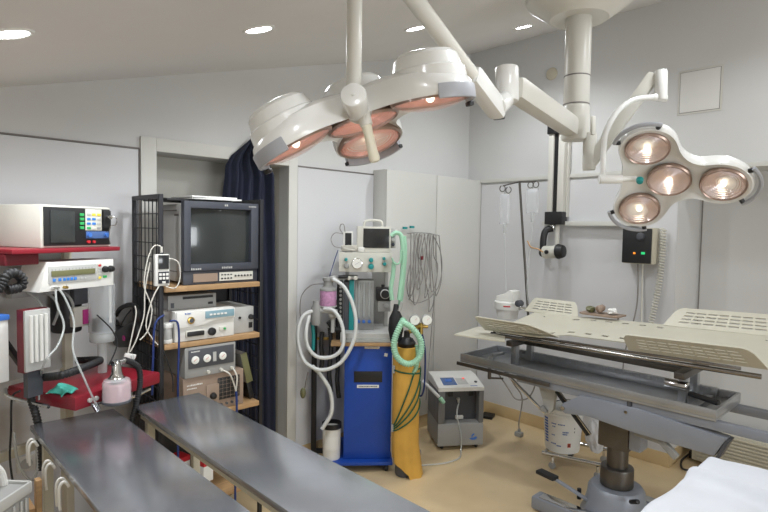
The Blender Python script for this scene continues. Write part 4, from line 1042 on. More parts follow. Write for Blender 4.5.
# white breathing hoses
bt('breathing_tube', [(.03, 333, 279), (.0, 344, 287), (-.03, 353, 305), (-.05, 356, 325), (-.06, 352, 345), (-.06, 340, 363), (-.06, 322, 370), (-.05, 306, 363), (-.04, 299, 347), (-.03, 298, 330), (-.0, 303, 316), (.04, 312, 311)], .0125, 'white hose', 'long white breathing tube making the widest loop beside the blue cart')
bt('breathing_tube', [(.03, 324, 309), (.0, 334, 311), (-.03, 342, 325), (-.05, 343, 345), (-.05, 334, 356), (-.05, 318, 357), (-.04, 308, 347), (-.03, 306, 332), (.03, 309, 316)], .0125, 'white hose', 'white breathing tube in the smaller inner loop beside the blue cart')
bt('breathing_tube', [(-.0, 312, 366), (-.02, 320, 374), (-.02, 329, 388), (-.02, 332, 402), (-.02, 331, 414), (-.02, 326, 423), (-.02, 322, 429)], .0135, 'white hose', 'white breathing tube end dangling into the bucket beside the cart')
for k, (pp, lb) in enumerate((([(.12, 322, 332), (.12, 321, 345), (.12, 322, 360), (.12, 320, 376)], 'black tube bundle hanging left of the pole side'), ([(.13, 330, 328), (.13, 331, 350), (.13, 329, 372), (.13, 331, 392)], 'black tube hanging beside the left edge of the blue cabinet'), ([(.14, 337, 300), (.14, 338, 330), (.14, 338, 360), (.14, 337, 380), (.14, 339, 398)], 'long black tube hanging closest to the blue cabinet'))):
    bt('black_tube', pp, .016, 'black rubber', lb, rib=.014)
bt('cable', [(.1, 326, 284), (.1, 312, 285), (.1, 302, 295), (.1, 300, 310), (.1, 301, 320)], .0035, 'grey cable', 'grey cable bowing out left of the lilac absorber jar', 'cable')
bt('cable', [(.1, 338, 250), (.1, 334, 262), (.1, 330, 275), (.1, 328, 284)], .003, 'blue cable', 'thin cable running down from the gauge panel to the lilac jar', 'cable')
q = W @ PB(.1, 303, 393)
t = thing('test_lung', 'small yellowish rubber bag hanging left of the black pole', 'rubber bag', q)
m = MB(t); m.tube([W @ PB(.1, 308, 372)-q, W @ PB(.1, 306, 382)-q, W @ PB(.1, 305, 388)-q], .005, 6); m.build('tube', 'grey cable')
m = MB(t); m.sph((0, 0, 0), .02, (1, 1, 1.9)); m.build('bag', 'lcd olive')
# bucket by the pole
c = Zp(0, 331, 459)
bb = W @ V((x0-.08, .08, .0755))
t = thing('bucket', 'white bucket with black rim at the foot of the blue cart', 'bucket', bb)
zt = .21; r = .062
m = MB(t); m.lathe([(0, 0), (r*.93, 0), (r, zt), (r*.95, zt), (r*.88, .01), (0, .01)], 28); m.build('body', 'white plastic')
m = MB(t); m.lathe([(r*.97, zt-.002), (r*1.06, zt-.002), (r*1.06, zt+.03), (r*.9, zt+.03)], 28); m.build('rim', 'black plastic')
m = MB(t, M=ROOT[t.name] @ Matrix.Rotation(math.radians(-40), 4, 'Z')); 
m.surf(lambda u, v: V((r*1.005*math.sin((u-.5)*1.5), -r*1.005*math.cos((u-.5)*1.5), .07+.09*v)), 10, 3); m.build('label', 'paper')
# gas cylinder in a yellow cover
c0 = PB(.05, 391.5, 340); c1 = PB(.05, 416, 400)
cx, rr_ = (c0.x+c1.x)/2, (c1.x-c0.x)/2
t = thing('gas_cylinder', 'gas cylinder wrapped in a loose mustard yellow cover beside the blue cart', 'gas cylinder', B.matrix_basis @ V((cx+.008, -.025, 0)), -40)
z0, z1 = .03, .86
def cov(u, v):
    a = 2*PI*u; z = z1-(z1-z0)*v
    k = 1+.05*math.sin(3*a+2)*v+.05*math.sin(7*a)*v*v
    f = max(0, (v-.78)/.22); sx = 1+.14*f
    return V((rr_*(k*sx)*math.cos(a)+.018*f, .085*k*math.sin(a), z-(.03*f if math.cos(a) > 0 else -.085*f*abs(math.cos(a)))))
m = MB(t); m.surf(cov, 60, 36, None, .003)
m.prism([(rr_*.97*math.cos(i*PI/16), .083*math.sin(i*PI/16)) for i in range(32)], z1-.012, z1-.004)
m.build('cover', 'yellow cloth', ang=70)
m = MB(t); m.cyl((0, 0, .0), (0, 0, z1-.014), .062, None, 24, .01); m.build('cylinder', 'dark grey plastic')
m = MB(t); m.lathe([(.055, z1-.004), (.06, z1+.02), (.04, z1+.05), (.02, z1+.06), (.02, z1+.1), (0, z1+.1)], 20); m.build('neck', 'black plastic')
for k in range(5):
    za, zb_ = (.72, .70) if k == 0 else (.70-.0*k, .29+.035*k)
    pts = []
    for i in range(13):
        a = PI*1.08+PI*.95*i/12; f = i/12
        z = (.715-.03*f) if k == 0 else (.30+.012*k+(.10+.12*k)*max(0, f-.1)**1.2*(1 if k < 4 else 1.4))
        pts.append((rr_*1.09*math.cos(a), .094*math.sin(a), min(z, .72)))
    m = MB(t); m.tube(pts, .005, 6, n=3); m.build('tie_cord', 'green cord')
for z in (.715, .33):
    m = MB(t); m.box((-rr_*1.02, -.045, z), (.018, .012, .05), .003); m.build('cord_hook', 'grey plastic')
# regulator with two dials
t_ = t
def gx(px, py, y): return lpx(t_, 1, y, px, py)
for px, py in ((414.5, 319.5), (426.5, 319.5)):
    c = gx(px, py, -.03); m = MB(t); m.cyl((c.x, -.03, c.z), (c.x, -.055, c.z), .036, None, 24, .004); g = m.build('pressure_gauge', 'grey plastic')
    m = MB(t); m.cyl((c.x, -.0555, c.z), (c.x, -.057, c.z), .031, None, 24); m.build('gauge_face', 'gauge face', g)
    m = MB(t); m.bar((c.x, -.0575, c.z), (c.x+.014, -.0575, c.z+.014), .003, .001); m.build('gauge_needle', 'red key', g)
a, b = gx(414, 322, -.005), gx(424, 324, -.005)
m = MB(t); m.cyl((0, 0, z1+.085), (b.x, 0, b.z-.005), .014, None, 14); m.cyl(gx(415, 326, -.02), gx(428, 326, -.02), .014, None, 16, .003); m.cyl(gx(421, 323, -.02), gx(421, 334, -.02), .014); m.build('regulator', 'brass')
m = MB(t); m.tube([gx(422, 333, -.02), gx(425, 350, -.0), gx(425, 370, .02), gx(424, 388, .03), gx(421, 396, .05), gx(417, 392, .06)], .006, 8); m.build('gas_hose', 'blue cable')
# green hoses
Wt = ROOT[t.name]
m = MB(); q = Wt @ V((0, 0, 0))
def GP(y, px, py): return Wt @ lpx(t_, 1, y, px, py)
m.tube([GP(-.12, 402, 322), GP(-.14, 412, 328), GP(-.14, 421, 342), GP(-.14, 419, 358), GP(-.14, 408, 364), GP(-.14, 397, 357), GP(-.14, 394, 343), GP(-.13, 399, 328), GP(-.1, 404, 319)], .02, 12, rib=.014)
tag(m.build('corrugated_hose', 'mint hose', ang=60), 'thick mint green corrugated hose looped over the yellow cylinder', 'hose')
m = MB(); m.tube([GP(-.08, 417, 345), GP(-.08, 418, 356), GP(-.08, 416, 368), GP(-.07, 411, 375)], .014, 10, rib=.014); tag(m.build('corrugated_hose', 'mint hose', ang=60), 'short mint green hose tail hanging under the loop by the dials', 'hose')
q = GP(.0, 396, 318)
t = thing('reservoir_bag', 'black rubber reservoir bag beside the gas dials', 'rubber bag', q, -40)
m = MB(t); m.lathe([(0, -.16), (.035, -.15), (.05, -.08), (.045, -.0), (.022, .05), (.016, .09), (0, .09)], 20); m.build('bag', 'black rubber')
m = MB(t); m.cyl((.02, -.02, .05), (.035, -.03, .11), .012, .01, 12); m.build('neck_fitting', 'light grey plastic')
hm = [('straight', [(.05, 404, 236), (.05, 405, 250), (.05, 404, 270), (.06, 402, 290), (.07, 400, 305)], 'wide pale green hose hanging from the hook bar'),
      ('bend', [(.03, 391, 236), (.03, 395, 233), (.03, 400, 234), (.03, 402, 240), (.03, 403, 255), (.03, 402, 275), (.03, 399, 300)], 'pale green hose arching from the small monitor side'),
      ('low', [(.02, 394, 262), (.02, 393, 275), (.02, 391, 288), (.02, 392, 300)], 'pale green hose strip dropping behind the black regulator')]
for _, pp, lb in hm:
    m = MB(); m.tube([GP(*p) for p in pp], .0145, 8); tag(m.build('green_hose', 'mint hose'), lb, 'hose')
m = MB(); m.tube([GP(.0, 392, 258), GP(.0, 395, 264), GP(.0, 400, 262), GP(.0, 401, 250)], .006, 8); tag(m.build('green_hose', 'mint hose'), 'thin pale green tube loop right of the gauge panel', 'hose')

# ================================================================== CABLE HANGER ON THE CUPBOARD
yh = 2.90
def CH(px, py, y=yh): return Yp(y, px, py)
t = thing('cable_hanger', 'thin wall hook bar on the cupboard front carrying monitor leads', 'hook bar', CH(420, 233, 2.925))
m = MB(t, True); m.tube([CH(407, 233), CH(425, 233), CH(439, 235.5)], .004, 6); m.build('bar', 'chrome')
for px, py in ((412, 233), (436, 235)):
    m = MB(t, True); a = CH(px, py); m.cyl((a.x, 2.9255, a.z), (a.x, yh, a.z), .005, None, 8); m.build('bracket', 'chrome')
for px, py in ((405, 228), (412, 227)):
    m = MB(t, True); a = CH(px, py); m.box(a, (.04, .02, .018), .004); m.build('teal_clip', 'teal plastic')
rnd = random.Random(11)
loops = [(411, 234, 409, 300, 'lead hanging farthest left'), (414, 234, 411, 296, 'second lead'), (417, 234, 415, 305, 'third lead'), (420, 234, 418, 290, 'lead beside the red clip'), (424, 234, 425, 298, 'middle lead'), (428, 235, 429, 312, 'lead right of the middle'), (431, 235, 432, 292, 'second lead from the right'), (434, 235, 436, 296, 'rightmost straight lead')]
names = ['leftmost grey lead hanging straight from the hook bar', 'grey lead crossing beside the leftmost one under the hook bar', 'grey lead hanging third from left under the hook bar', 'grey lead behind the small red clip on the hook bar', 'grey lead hanging at the middle of the hook bar', 'longest grey lead dropping right of the red clip', 'grey lead second from right under the hook bar', 'rightmost short grey lead under the hook bar']
for i, (a, b, c, d, _) in enumerate(loops):
    y = yh-.018-.004*i
    pts = [CH(a, b-1, y-.0), CH(a+rnd.uniform(-3, 3), b+20, y), CH((a+c)/2+rnd.uniform(-4, 4), (b+d)/2, y), CH(c+rnd.uniform(-2, 2), d-12, y), CH(c, d, y), CH(c+5, d-14, y), CH(c+4+rnd.uniform(-2, 3), b+26, y), CH(a+5, b, y)]
    m = MB(); m.tube(pts, .004, 6); tag(m.build('monitor_lead', 'grey cable'), names[i], 'cable')
y = yh-.06
m = MB(); m.tube([CH(433, 235, y), CH(440, 250, y), CH(442, 268, y), CH(439, 285, y), CH(434, 293, y), CH(428, 299, y), CH(416, 303, y), CH(409, 297, y), CH(407, 283, y), CH(410, 265, y)], .004, 6); tag(m.build('monitor_lead', 'grey cable'), 'grey lead making the widest loop under the hook bar', 'cable')
y = yh-.055
m = MB(); m.tube([CH(434, 300, y), CH(432, 325, y), CH(430, 350, y), CH(428, 372, y-.1), CH(426, 400, y-.12)], .004, 6); tag(m.build('monitor_lead', 'grey cable'), 'grey lead running from the hook bar down behind the concentrator', 'cable')
q = CH(422, 258, yh-.075); t = thing('lead_clip', 'small dark red clip hanging among the grey leads', 'clip', q)
m = MB(t); m.box((0, 0, 0), (.022, .014, .03), .004); m.build('body', 'dark red enamel')
m = MB(t); m.tube([(0, 0, .015), (.002, 0, .08), (0, .02, .18)], .003, 6); m.build('lead', 'grey cable')

# ================================================================== OXYGEN CONCENTRATOR
cq = Zp(0, 437.5, 451)
C_ = thing('oxygen_concentrator', 'grey and white oxygen concentrator with blue display on the floor', 'oxygen concentrator', (cq.x, cq.y, 0), -35)
W3 = .345; Dd = .33
m = MB(C_); m.prism([(0, 0), (W3, 0), (W3, Dd), (0, Dd)], .03, .2, None, .012); m.build('lower_housing', 'grey plastic')
m = MB(C_)
m.bx(0, .012, .0, Dd, .2005, .44, .003); m.bx(.0125, W3, .09, Dd, .2005, .44, .003); m.bx(W3-.035, W3, .0, .0895, .2005, .44, .004)
m.build('upper_housing', 'housing grey')
m = MB(C_); m.bx(-.0005, .05, .001, .089, .2, .44, .006); m.build('left_cheek', 'housing grey')
m = MB(C_); m.bx(.0505, W3-.0355, .082, .0895, .205, .435); m.build('recess_panel', 'dark grey plastic')
m = MB(C_); m.prism([(-.002, .4405), (.0, .468), (.2, .505), (Dd, .505), (Dd, .4405)], -.003, W3+.003, Matrix(((0, 0, 1, 0), (1, 0, 0, 0), (0, 1, 0, 0), (0, 0, 0, 1))), .006); top = m.build('top_cover', 'white plastic')
def slope(x, y): return V((x, y, .468+(y-.0)*.185+.0008))
Rs = Matrix.Rotation(math.atan(.185), 4, 'X')
m = MB(C_); m.box(slope(.1, .1), (.105, .12, .004), .001, Rs); m.build('display', 'panel blue', top)
m = MB(C_); m.box(slope(.1, .11)+V((0, 0, .003)), (.05, .04, .002), .0005, Rs); m.build('display_window', 'blue trim', top)
m = MB(C_); m.box(slope(.2, .1), (.08, .1, .002), .0005, Rs); m.build('keypad', 'light grey plastic', top)
m = MB(C_); m.box(slope(.225, .14)+V((0, 0, .002)), (.016, .016, .003), .001, Rs); m.build('red_light', 'led red', top)
m = MB(C_); M_ = Matrix.Translation(slope(.305, .08)) @ Rs; m.lathe([(0, 0), (.012, 0), (.012, .004), (0, .004)], 16, M_); m.build('power_button', 'black plastic', top)
mm = MB(C_)
for i in range(6): mm.box(slope(.25+.009*i, .02)+V((0, 0, .0005)), (.006, .009, .0012), 0, Rs)
mm.build('name_letters', 'blue ink', top)
for x in (.11, .27):
    m = MB(C_); m.bx(x-.018, x+.018, .07, .0815, .38, .42, .004); m.build('outlet_block', 'black plastic')
m = MB(C_); m.cyl((.17, .08, .36), (.17, .06, .36), .012); m.cyl((.17, .06, .375), (.17, .06, .335), .008, None, 10); m.build('nozzle', 'light grey plastic')
m = MB(C_); m.bx(.15, .21, .06, .0815, .21, .235, .003); m.build('white_holder', 'white plastic')
# swan-like blue swoosh mark
cx_, cz_ = .27, .095
mm = MB(C_)
sw1 = [(-.03, -.012), (-.012, -.022), (.012, -.022), (.03, -.01), (.022, .004), (.006, -.004), (-.012, -.004)]
sw2 = [(-.016, .0), (-.012, .016), (-.002, .026), (.01, .024), (.006, .014), (-.001, .012), (-.003, .002)]
RX = Matrix.Translation((cx_, -.0005, cz_)) @ Matrix.Rotation(PI/2, 4, 'X')
mm.prism(sw1, 0, .0012, RX); mm.prism(sw2, 0, .0012, RX); mm.build('blue_mark', 'blue trim')
for x in (.04, W3-.04):
    for y in (.04, Dd-.04):
        m = MB(C_); m.cyl((x-.01, y, .02), (x+.01, y, .02), .02, None, 14, .003); m.cyl((x, y, .03), (x, y, .036), .01, None, 8); m.build('caster', 'black rubber')
Wc = ROOT[C_.name]
def CP(y, px, py): return Wc @ lpx(C_, 1, y, px, py)
t = thing('breathing_tube', 'white tube with mint tip leaning across the concentrator front', 'tube', CP(-.03, 437, 395))
m = MB(t, True); m.tube([CP(-.0, 422, 381), CP(-.02, 430, 388), CP(-.03, 439, 397)], .013, 10, rib=.012); m.build('tube_body', 'white hose')
m = MB(t, True); m.cyl(CP(-.032, 440, 398), CP(-.036, 444, 403), .017, .015, 14, .003); m.build('tip', 'mint hose')
f1, f2, f3 = Zp(.008, 459, 458), Zp(.008, 445, 463), Zp(.008, 425, 465)
m = MB(); m.tube([Wc @ V((.17, .058, .334)), CP(-.012, 457, 415), CP(-.015, 461, 435), CP(-.03, 461, 450), f1, f2, f3, Zp(.008, 410, 466)], .006, 8); tag(m.build('oxygen_tube', 'clear tube'), 'clear oxygen tube dropping from the concentrator nozzle to the floor', 'tube')
m = MB(); m.tube([Zp(.008, 405, 455), Zp(.008, 412, 448), Zp(.008, 420, 450), Zp(.008, 419, 457), Zp(.008, 409, 461)], .005, 7); tag(m.build('floor_tube', 'grey cable'), 'grey tube coiled on the floor between cart and concentrator', 'tube')
m = MB(); m.tube([GP(.2, 412, 430), CP(.3, 416, 436), CP(.36, 423, 437.5)], .004, 6); tag(m.build('power_lead', 'black rubber'), 'black power lead between the yellow cylinder and concentrator', 'cable')
q = Zp(0, 488, 417)
tag(MB().box((q.x, q.y, .012), (.12, .1, .023), .004, math.radians(20)).build('foot_switch', 'black plastic'), 'flat black pad on the floor right of the concentrator', 'foot switch')

# ================================================================== OPERATING TABLE
TX0, TX1, TY0, TY1 = 2.82, 3.24, .71, 2.2
PX, PY = 3.03, 1.238
T4 = thing('operating_table', 'steel operating table with perforated cream wings on a grey pedestal', 'operating table', (PX, PY, 0))
def mb(): return MB(T4, True)
# pedestal
m = mb(); m.lathe([(.0, .0), (.19, .0), (.19, .04), (.17, .08), (.155, .14), (.15, .185), (.135, .205), (0, .205)], 40, Matrix.Translation((PX, PY, 0))); m.build('base', 'blue grey enamel')
for sx in (-1, 1):
    m = mb(); m.bx(PX+sx*.21-.05, PX+sx*.21+.05, .86, 1.62 if sx < 0 else 1.2, .012, .085, .012); m.build('foot', 'blue grey enamel')
    m = mb(); m.bx(PX+sx*.21-.035, PX+sx*.21+.035, .9, 1.58 if sx < 0 else 1.16, .0852, .09, .002); m.build('foot_plate', 'chrome')
m = mb(); m.bx(PX-.159, PX+.159, PY-.08, PY+.08, .01, .06, .01); m.build('crossbar', 'blue grey enamel')
m = mb(); m.cyl((PX, PY, .2055), (PX, PY, .315), .088, None, 36, .008); m.build('collar', 'dark steel')
m = mb(); m.cyl((PX, PY, .3155), (PX, PY, .66), .057, None, 32); m.build('column', 'dark steel')
m = mb(); m.bx(PX-.075, PX+.075, PY-.085, PY+.085, .43, .7, .012); m.build('head_block', 'dark steel')
m = mb(); m.bx(PX-.075, PX+.03, PY-.15, PY-.0855, .45, .66, .012); m.build('gear_case', 'blue grey enamel')
# the long painted arm under the tray
def bx_side(mbq, pts, x0, x1, bev=0): 
    mbq.prism(pts, x0, x1, Matrix(((0, 0, 1, 0), (1, 0, 0, 0), (0, 1, 0, 0), (0, 0, 0, 1))), bev); return mbq
def yz(x, px, py): q = Xp(x, px, py); return (q.y, q.z)
xa = 2.82
m = mb(); out = [yz(xa, *p) for p in ((558.5, 408), (563, 403), (581, 395.5), (636, 408.5), (727, 439), (714, 456.5), (640, 435), (587, 416.5), (565, 414))]
bx_side(m, out, xa, xa+.07, .008); m.build('tilt_arm', 'blue grey enamel')
m = mb(); c = Xp(xa, 563, 408); m.cyl((xa-.008, c.y, c.z), (xa-.0005, c.y, c.z), .012, None, 16); c = Xp(xa, 626, 412); m.cyl((xa-.006, c.y, c.z), (xa-.0005, c.y, c.z), .008); m.build('pivot_bolt', 'chrome')
m = mb(); bx_side(m, [yz(xa+.02, *p) for p in ((727, 439), (731, 441), (720, 458), (716, 457))], xa-.003, xa+.08); m.build('arm_end_cap', 'dark grey plastic')
m = mb(); m.bx(xa+.0705, PX+.15, 1.0, 1.35, .705, .735, .004); m.build('yoke', 'blue grey enamel')
# side channel bars beneath the tray rim
for (ya, yb) in ((1.12, 1.78), (.5, 1.095)):
    m = mb(); m.bx(TX0+.012, TX0+.05, ya, yb, .712, .757, .006); m.build('channel_bar', 'blue grey enamel')
m = mb(); m.bx(TX0+.005, TX0+.055, 1.097, 1.118, .7, .757, .003); m.build('bar_joint', 'dark grey plastic')
m = mb(); m.bx(TX1-.05, TX1-.012, .5, 1.78, .712, .757, .006); m.build('channel_bar', 'blue grey enamel')
m = mb(); m.tube([(TX0+.03, .52, .73), (TX0+.03, .46, .735), (TX0+.06, .45, .75), (TX1-.06, .45, .75), (TX1-.03, .46, .735), (TX1-.03, .52, .73)], .012, 10); m.build('end_bracket', 'chrome')
# tray
m = mb(); m.bx(TX0, TX1, TY0, TY1, .758, .77, .002); m.build('tray_floor', 'brushed steel')
m = mb(); m.bx(TX0, TX0+.014, TY0, TY1, .7705, .812, .003); m.build('tray_rim', 'brushed steel')
m = mb(); m.bx(TX1-.014, TX1, TY0, TY1, .7705, .812, .003); m.build('tray_rim', 'brushed steel')
for y in (TY0, TY1-.014):
    m = mb(); m.bx(TX0+.0145, TX1-.0145, y, y+.014, .7705, .812, .003); m.build('tray_rim', 'brushed steel')
m = mb(); m.bx(TX0-.014, TX0-.001, 1.55, TY1+.02, .735, .757, .003); m.build('side_rail', 'dark steel')
m = mb(); m.bx(TX1-.08, TX1-.06, .8, 2.0, .7705, .83, .002)
for i in range(60): m.bx(TX1-.085, TX1-.0805, .82+i*.0195, .828+i*.0195, .805, .825)
m.build('toothed_rail', 'brushed steel')
# supports, rails and clamps
def TZ(y): return .028*(1.95-y)/1.4
def TP(y): return .044*(1.95-y)/1.4
for y in (1.88, .9):
    m = mb(); m.bx(2.9, 3.3, y-.025, y+.025, .9, .935, .006); m.build('cross_support', 'dark steel')
    for x in (2.97, 3.15):
        m = mb(); m.bx(x-.02, x+.02, y-.02, y+.02, .7705, .8995, .006); m.build('support_post', 'brushed steel')
m = mb(); m.cyl((2.95, .87, .86), (2.95, .98, .86), .024, None, 20, .004); m.build('clamp_barrel', 'chrome')
m = mb(); m.bar((2.93, .86, .835), (2.9, .72, .825), .035, .022, .008); m.build('clamp_handle', 'black plastic')
m = mb(); m.bx(2.88, 3.12, .8, .84, .7705, .80, .006); m.build('clamp_foot', 'brushed steel')
for x in (2.9, 3.32):
    m = mb(); m.cyl((x, .56, .958+TZ(.56)), (x, 1.99, .958), .012, None, 14); m.build('long_rail', 'rail steel')
    m = mb(); m.bar((x, .64, .981+TZ(.64)), (x, 2.0, .981), .012, .015, .002); m.build('flat_rail', 'rail steel')
    m = mb(); m.cyl((x, 1.9905, .958), (x, 2.015, .958), .016, None, 14); m.build('rail_cap', 'black plastic')
for k in range(5):
    m = mb(); m.bx(3.05, 3.08, 1.2+.1*k, 1.23+.1*k, .9, .945, .003); m.build('rail_spacer', 'dark steel')
m = mb(); m.bx(3.05, 3.08, 1.15, 1.68, .9355, .9795) if False else m.bx(3.03, 3.1, .9255, 1.854, .9, .93, .004); m.build('spine_bar', 'dark steel')
# perforated plates
def pz(x): return .986+.15*(x-2.88)
def slots(nu, nv, us, vs):
    """grid with openings: returns (skip fn, grid sizes)"""
    return
def plate(name, corner, nu, nv, cu, cv, mt='beige enamel', rnd_=.03, su=.36, sv=.22, margin=(.1, .16)):
    """corner(u,v)->point; openings on a nu x nv raster"""
    US = [0]; 
    for i in range(nu):
        c = margin[0]+(1-2*margin[0])*((i+.5)/nu); w = (1-2*margin[0])/nu*su; US += [c-w, c+w]
    US.append(1); VS = [0]
    for j in range(nv):
        c = margin[1]+(1-2*margin[1])*((j+.5)/nv); w = (1-2*margin[1])/nv*sv; VS += [c-w, c+w]
    VS.append(1)
    # extra cuts near the edges keep the corners round
    US = sorted(set([0, .02, .05]+US+[.95, .98, 1])); VS = sorted(set([0, .04, .1]+VS+[.9, .96, 1]))
    uc = [(margin[0]+(1-2*margin[0])*((i+.5)/nu)) for i in range(nu)]; vc = [(margin[1]+(1-2*margin[1])*((j+.5)/nv)) for j in range(nv)]
    def isopen(u, v, j): 
        return any(abs(u-(c_+0)) < (1-2*margin[0])/nu*su*.98 for c_ in uc) and any(abs(v-c_) < (1-2*margin[1])/nv*sv*.98 for c_ in vc)
    m = mb(); b = bmesh.new(); g = [[b.verts.new(corner(u, v)) for v in VS] for u in US]
    for i in range(len(US)-1):
        for j in range(len(VS)-1):
            if cu and isopen((US[i]+US[i+1])/2, (VS[j]+VS[j+1])/2, j): continue
            b.faces.new((g[i][j], g[i+1][j], g[i+1][j+1], g[i][j+1]))
    bmesh.ops.recalc_face_normals(b, faces=b.faces); bmesh.ops.solidify(b, geom=b.faces[:], thickness=.006); bmesh.ops.recalc_face_normals(b, faces=b.faces)
    m.add(b); return m.build(name, mt, ang=30)
def wing(p00, p10, p11, p01, round_=.06):
    """p00-p10 along fold (v=0), p01-p11 raised edge (v=1); rounded free corners"""
    p00, p10, p11, p01 = map(V, (p00, p10, p11, p01))
    def f(u, v):
        k = max(0, (v-.65)/.35); ins = round_*(1-math.sqrt(max(0, 1-k*k)))
        uu_ = ins+(1-2*ins)*u
        a = p00.lerp(p10, uu_); c = p01.lerp(p11, uu_); return a.lerp(c, v)
    return f
xn, xf = 2.88, 3.36
zn, zf = pz(xn), pz(xf)
plate('perforated_wing', wing((xn+.05, 1.56, zn+.022), (xn, 2.05, zn), (2.765, 2.06, zn+.1), (2.765, 1.66, zn+.1)), 6, 4, True, True, su=.42, sv=.13)
plate('perforated_wing', wing((xn, .53, zn+TP(.5)), (xn, 1.14, zn+TP(1.1)), (2.765, 1.13, zn+.1+TP(1.1)), (2.765, .58, zn+.1+TP(.5))), 9, 4, True, True, su=.42, sv=.13)
plate('perforated_wing', wing((xf, 1.66, zf), (xf, 2.06, zf), (3.455, 2.04, zf+.09), (3.455, 1.72, zf+.09)), 5, 4, True, True, su=.42, sv=.2)
plate('perforated_wing', wing((xf, .5, zf+TP(.5)), (xf, 1.14, zf+TP(1.1)), (3.455, 1.09, zf+.1+TP(1.1)), (3.455, .55, zf+.1+TP(.5))), 8, 4, True, True, su=.42, sv=.2)
# waisted centre plate
def waist(y):
    def sm(t): t = max(0, min(1, t)); return t*t*(3-2*t)
    return sm((y-1.02)/.16)*sm((1.68-y)/.16)
def centre(u, v):
    y = .5+1.48*u; w = waist(y); x0 = xn+.1*w; x1 = xf+.02*w; x = x0+(x1-x0)*v; return V((x, y, pz(x)+.0035+TP(y)))
US = [i/74 for i in range(75)]
b = bmesh.new(); NV = 16; g = [[b.verts.new(centre(u, j/NV)) for j in range(NV+1)] for u in US]
for i in range(74):
    for j in range(NV):
        y = .5+1.48*(i+.5)/74
        if j in (2, 13) and i % 5 in (1, 2) and 1.08 < y < 1.66: continue
        b.faces.new((g[i][j], g[i+1][j], g[i+1][j+1], g[i][j+1]))
bmesh.ops.recalc_face_normals(b, faces=b.faces); bmesh.ops.solidify(b, geom=b.faces[:], thickness=.006); bmesh.ops.recalc_face_normals(b, faces=b.faces)
m = mb(); m.add(b); cpl = m.build('centre_plate', 'beige enamel', ang=30)
for px, py, x in ((538, 320, 3.1), (675, 342, 2.95), (748, 345, 3.2)):
    pass
for (x, y) in ((2.98, 1.74), (3.0, .98), (3.28, .62), (3.28, 1.86)):
    m = mb(); m.sph((x, y, pz(x)+.004+TP(y)), .006, (1, 1, .5), 10); m.build('rivet', 'chrome', cpl)
# small cream arm board at the far end
q = [Zp(.965, *p) for p in ((454, 334), (478, 326.5), (505, 329), (505, 341))]
m = mb(); m.prism([(p.x, p.y) for p in q], .955, .965, None, .002); m.build('arm_board', 'beige enamel')
m = mb(); c = (q[0]+q[2])/2; m.bar((c.x+.05, c.y-.02, .945), (2.95, 1.95, .925), .03, .018, .003); m.build('arm_board_bracket', 'dark steel')
# end post, latch, struts, crank
m = mb(); m.bx(2.836, 2.862, 1.96, 1.99, .7705, .83, .004); m.bx(2.862, 2.98, 1.965, 1.985, .822, .84, .003); m.build('end_post', 'brushed steel')
xq = 2.83
m = mb(); m.cyl(Xp(xq, 489.5, 368), Xp(xq, 489.5, 379), .012, None, 12, .003); m.cyl(Xp(xq, 490, 378), Xp(xq, 503, 378.5), .006); m.build('latch', 'dark steel')
m = mb(); m.bar(Xp(2.86, 505, 372), Xp(2.9, 545, 413), .022, .012, .003); m.build('strut', 'chrome')
m = mb(); m.cyl(Xp(2.89, 541, 407), Xp(2.91, 546, 412), .017, None, 14, .003); m.build('strut_end', 'grey plastic')
m = mb(); bx_side(m, [yz(2.92, *p) for p in ((538, 384), (556, 388), (553, 410), (549, 414), (545, 411))], 2.92, 2.95, .004); m.build('hinge_bracket', 'light grey plastic')
m = mb(); m.bar(Xp(2.88, 557, 391), Xp(2.84, 589, 435), .03, .018, .004); m.build('crank_handle', 'black plastic')
m = mb(); m.bar(Xp(2.865, 559, 391), Xp(2.825, 591, 434.5), .008, .006, .001); m.build('crank_edge', 'chrome')
m = mb(); m.bar((2.9, PY-.14, .58), Xp(2.86, 662, 441), .024, .034, .006); m.bar(Xp(2.86, 661, 440), Xp(2.84, 677, 458), .026, .036, .008); m.build('tilt_lever', 'grey plastic')
# pedal
pa, pb_ = V((2.93, 1.328, .1)), Zp(.2, 552, 477)
m = mb(); m.bar(pa, pb_, .022, .016, .004); m.build('pedal_lever', 'blue grey enamel')
m = mb(); dd = Zp(.2, 540, 470)-Zp(.2, 555, 477); m.bar(pb_-dd*.25+V((0, 0, .0)), pb_+dd*.9, .055, .022, .006); m.build('pedal_pad', 'black rubber')
m = mb(); q = Zp(.1, 579, 497); m.cyl((q.x, q.y, .0905), (q.x, q.y, .15), .012, None, 12); m.build('lock_pin', 'black plastic')
m = mb(); m.cyl((PX-.13, PY-.13, .2), (PX-.16, PY-.18, .23), .012, None, 12, .003); m.build('side_knob', 'black plastic')

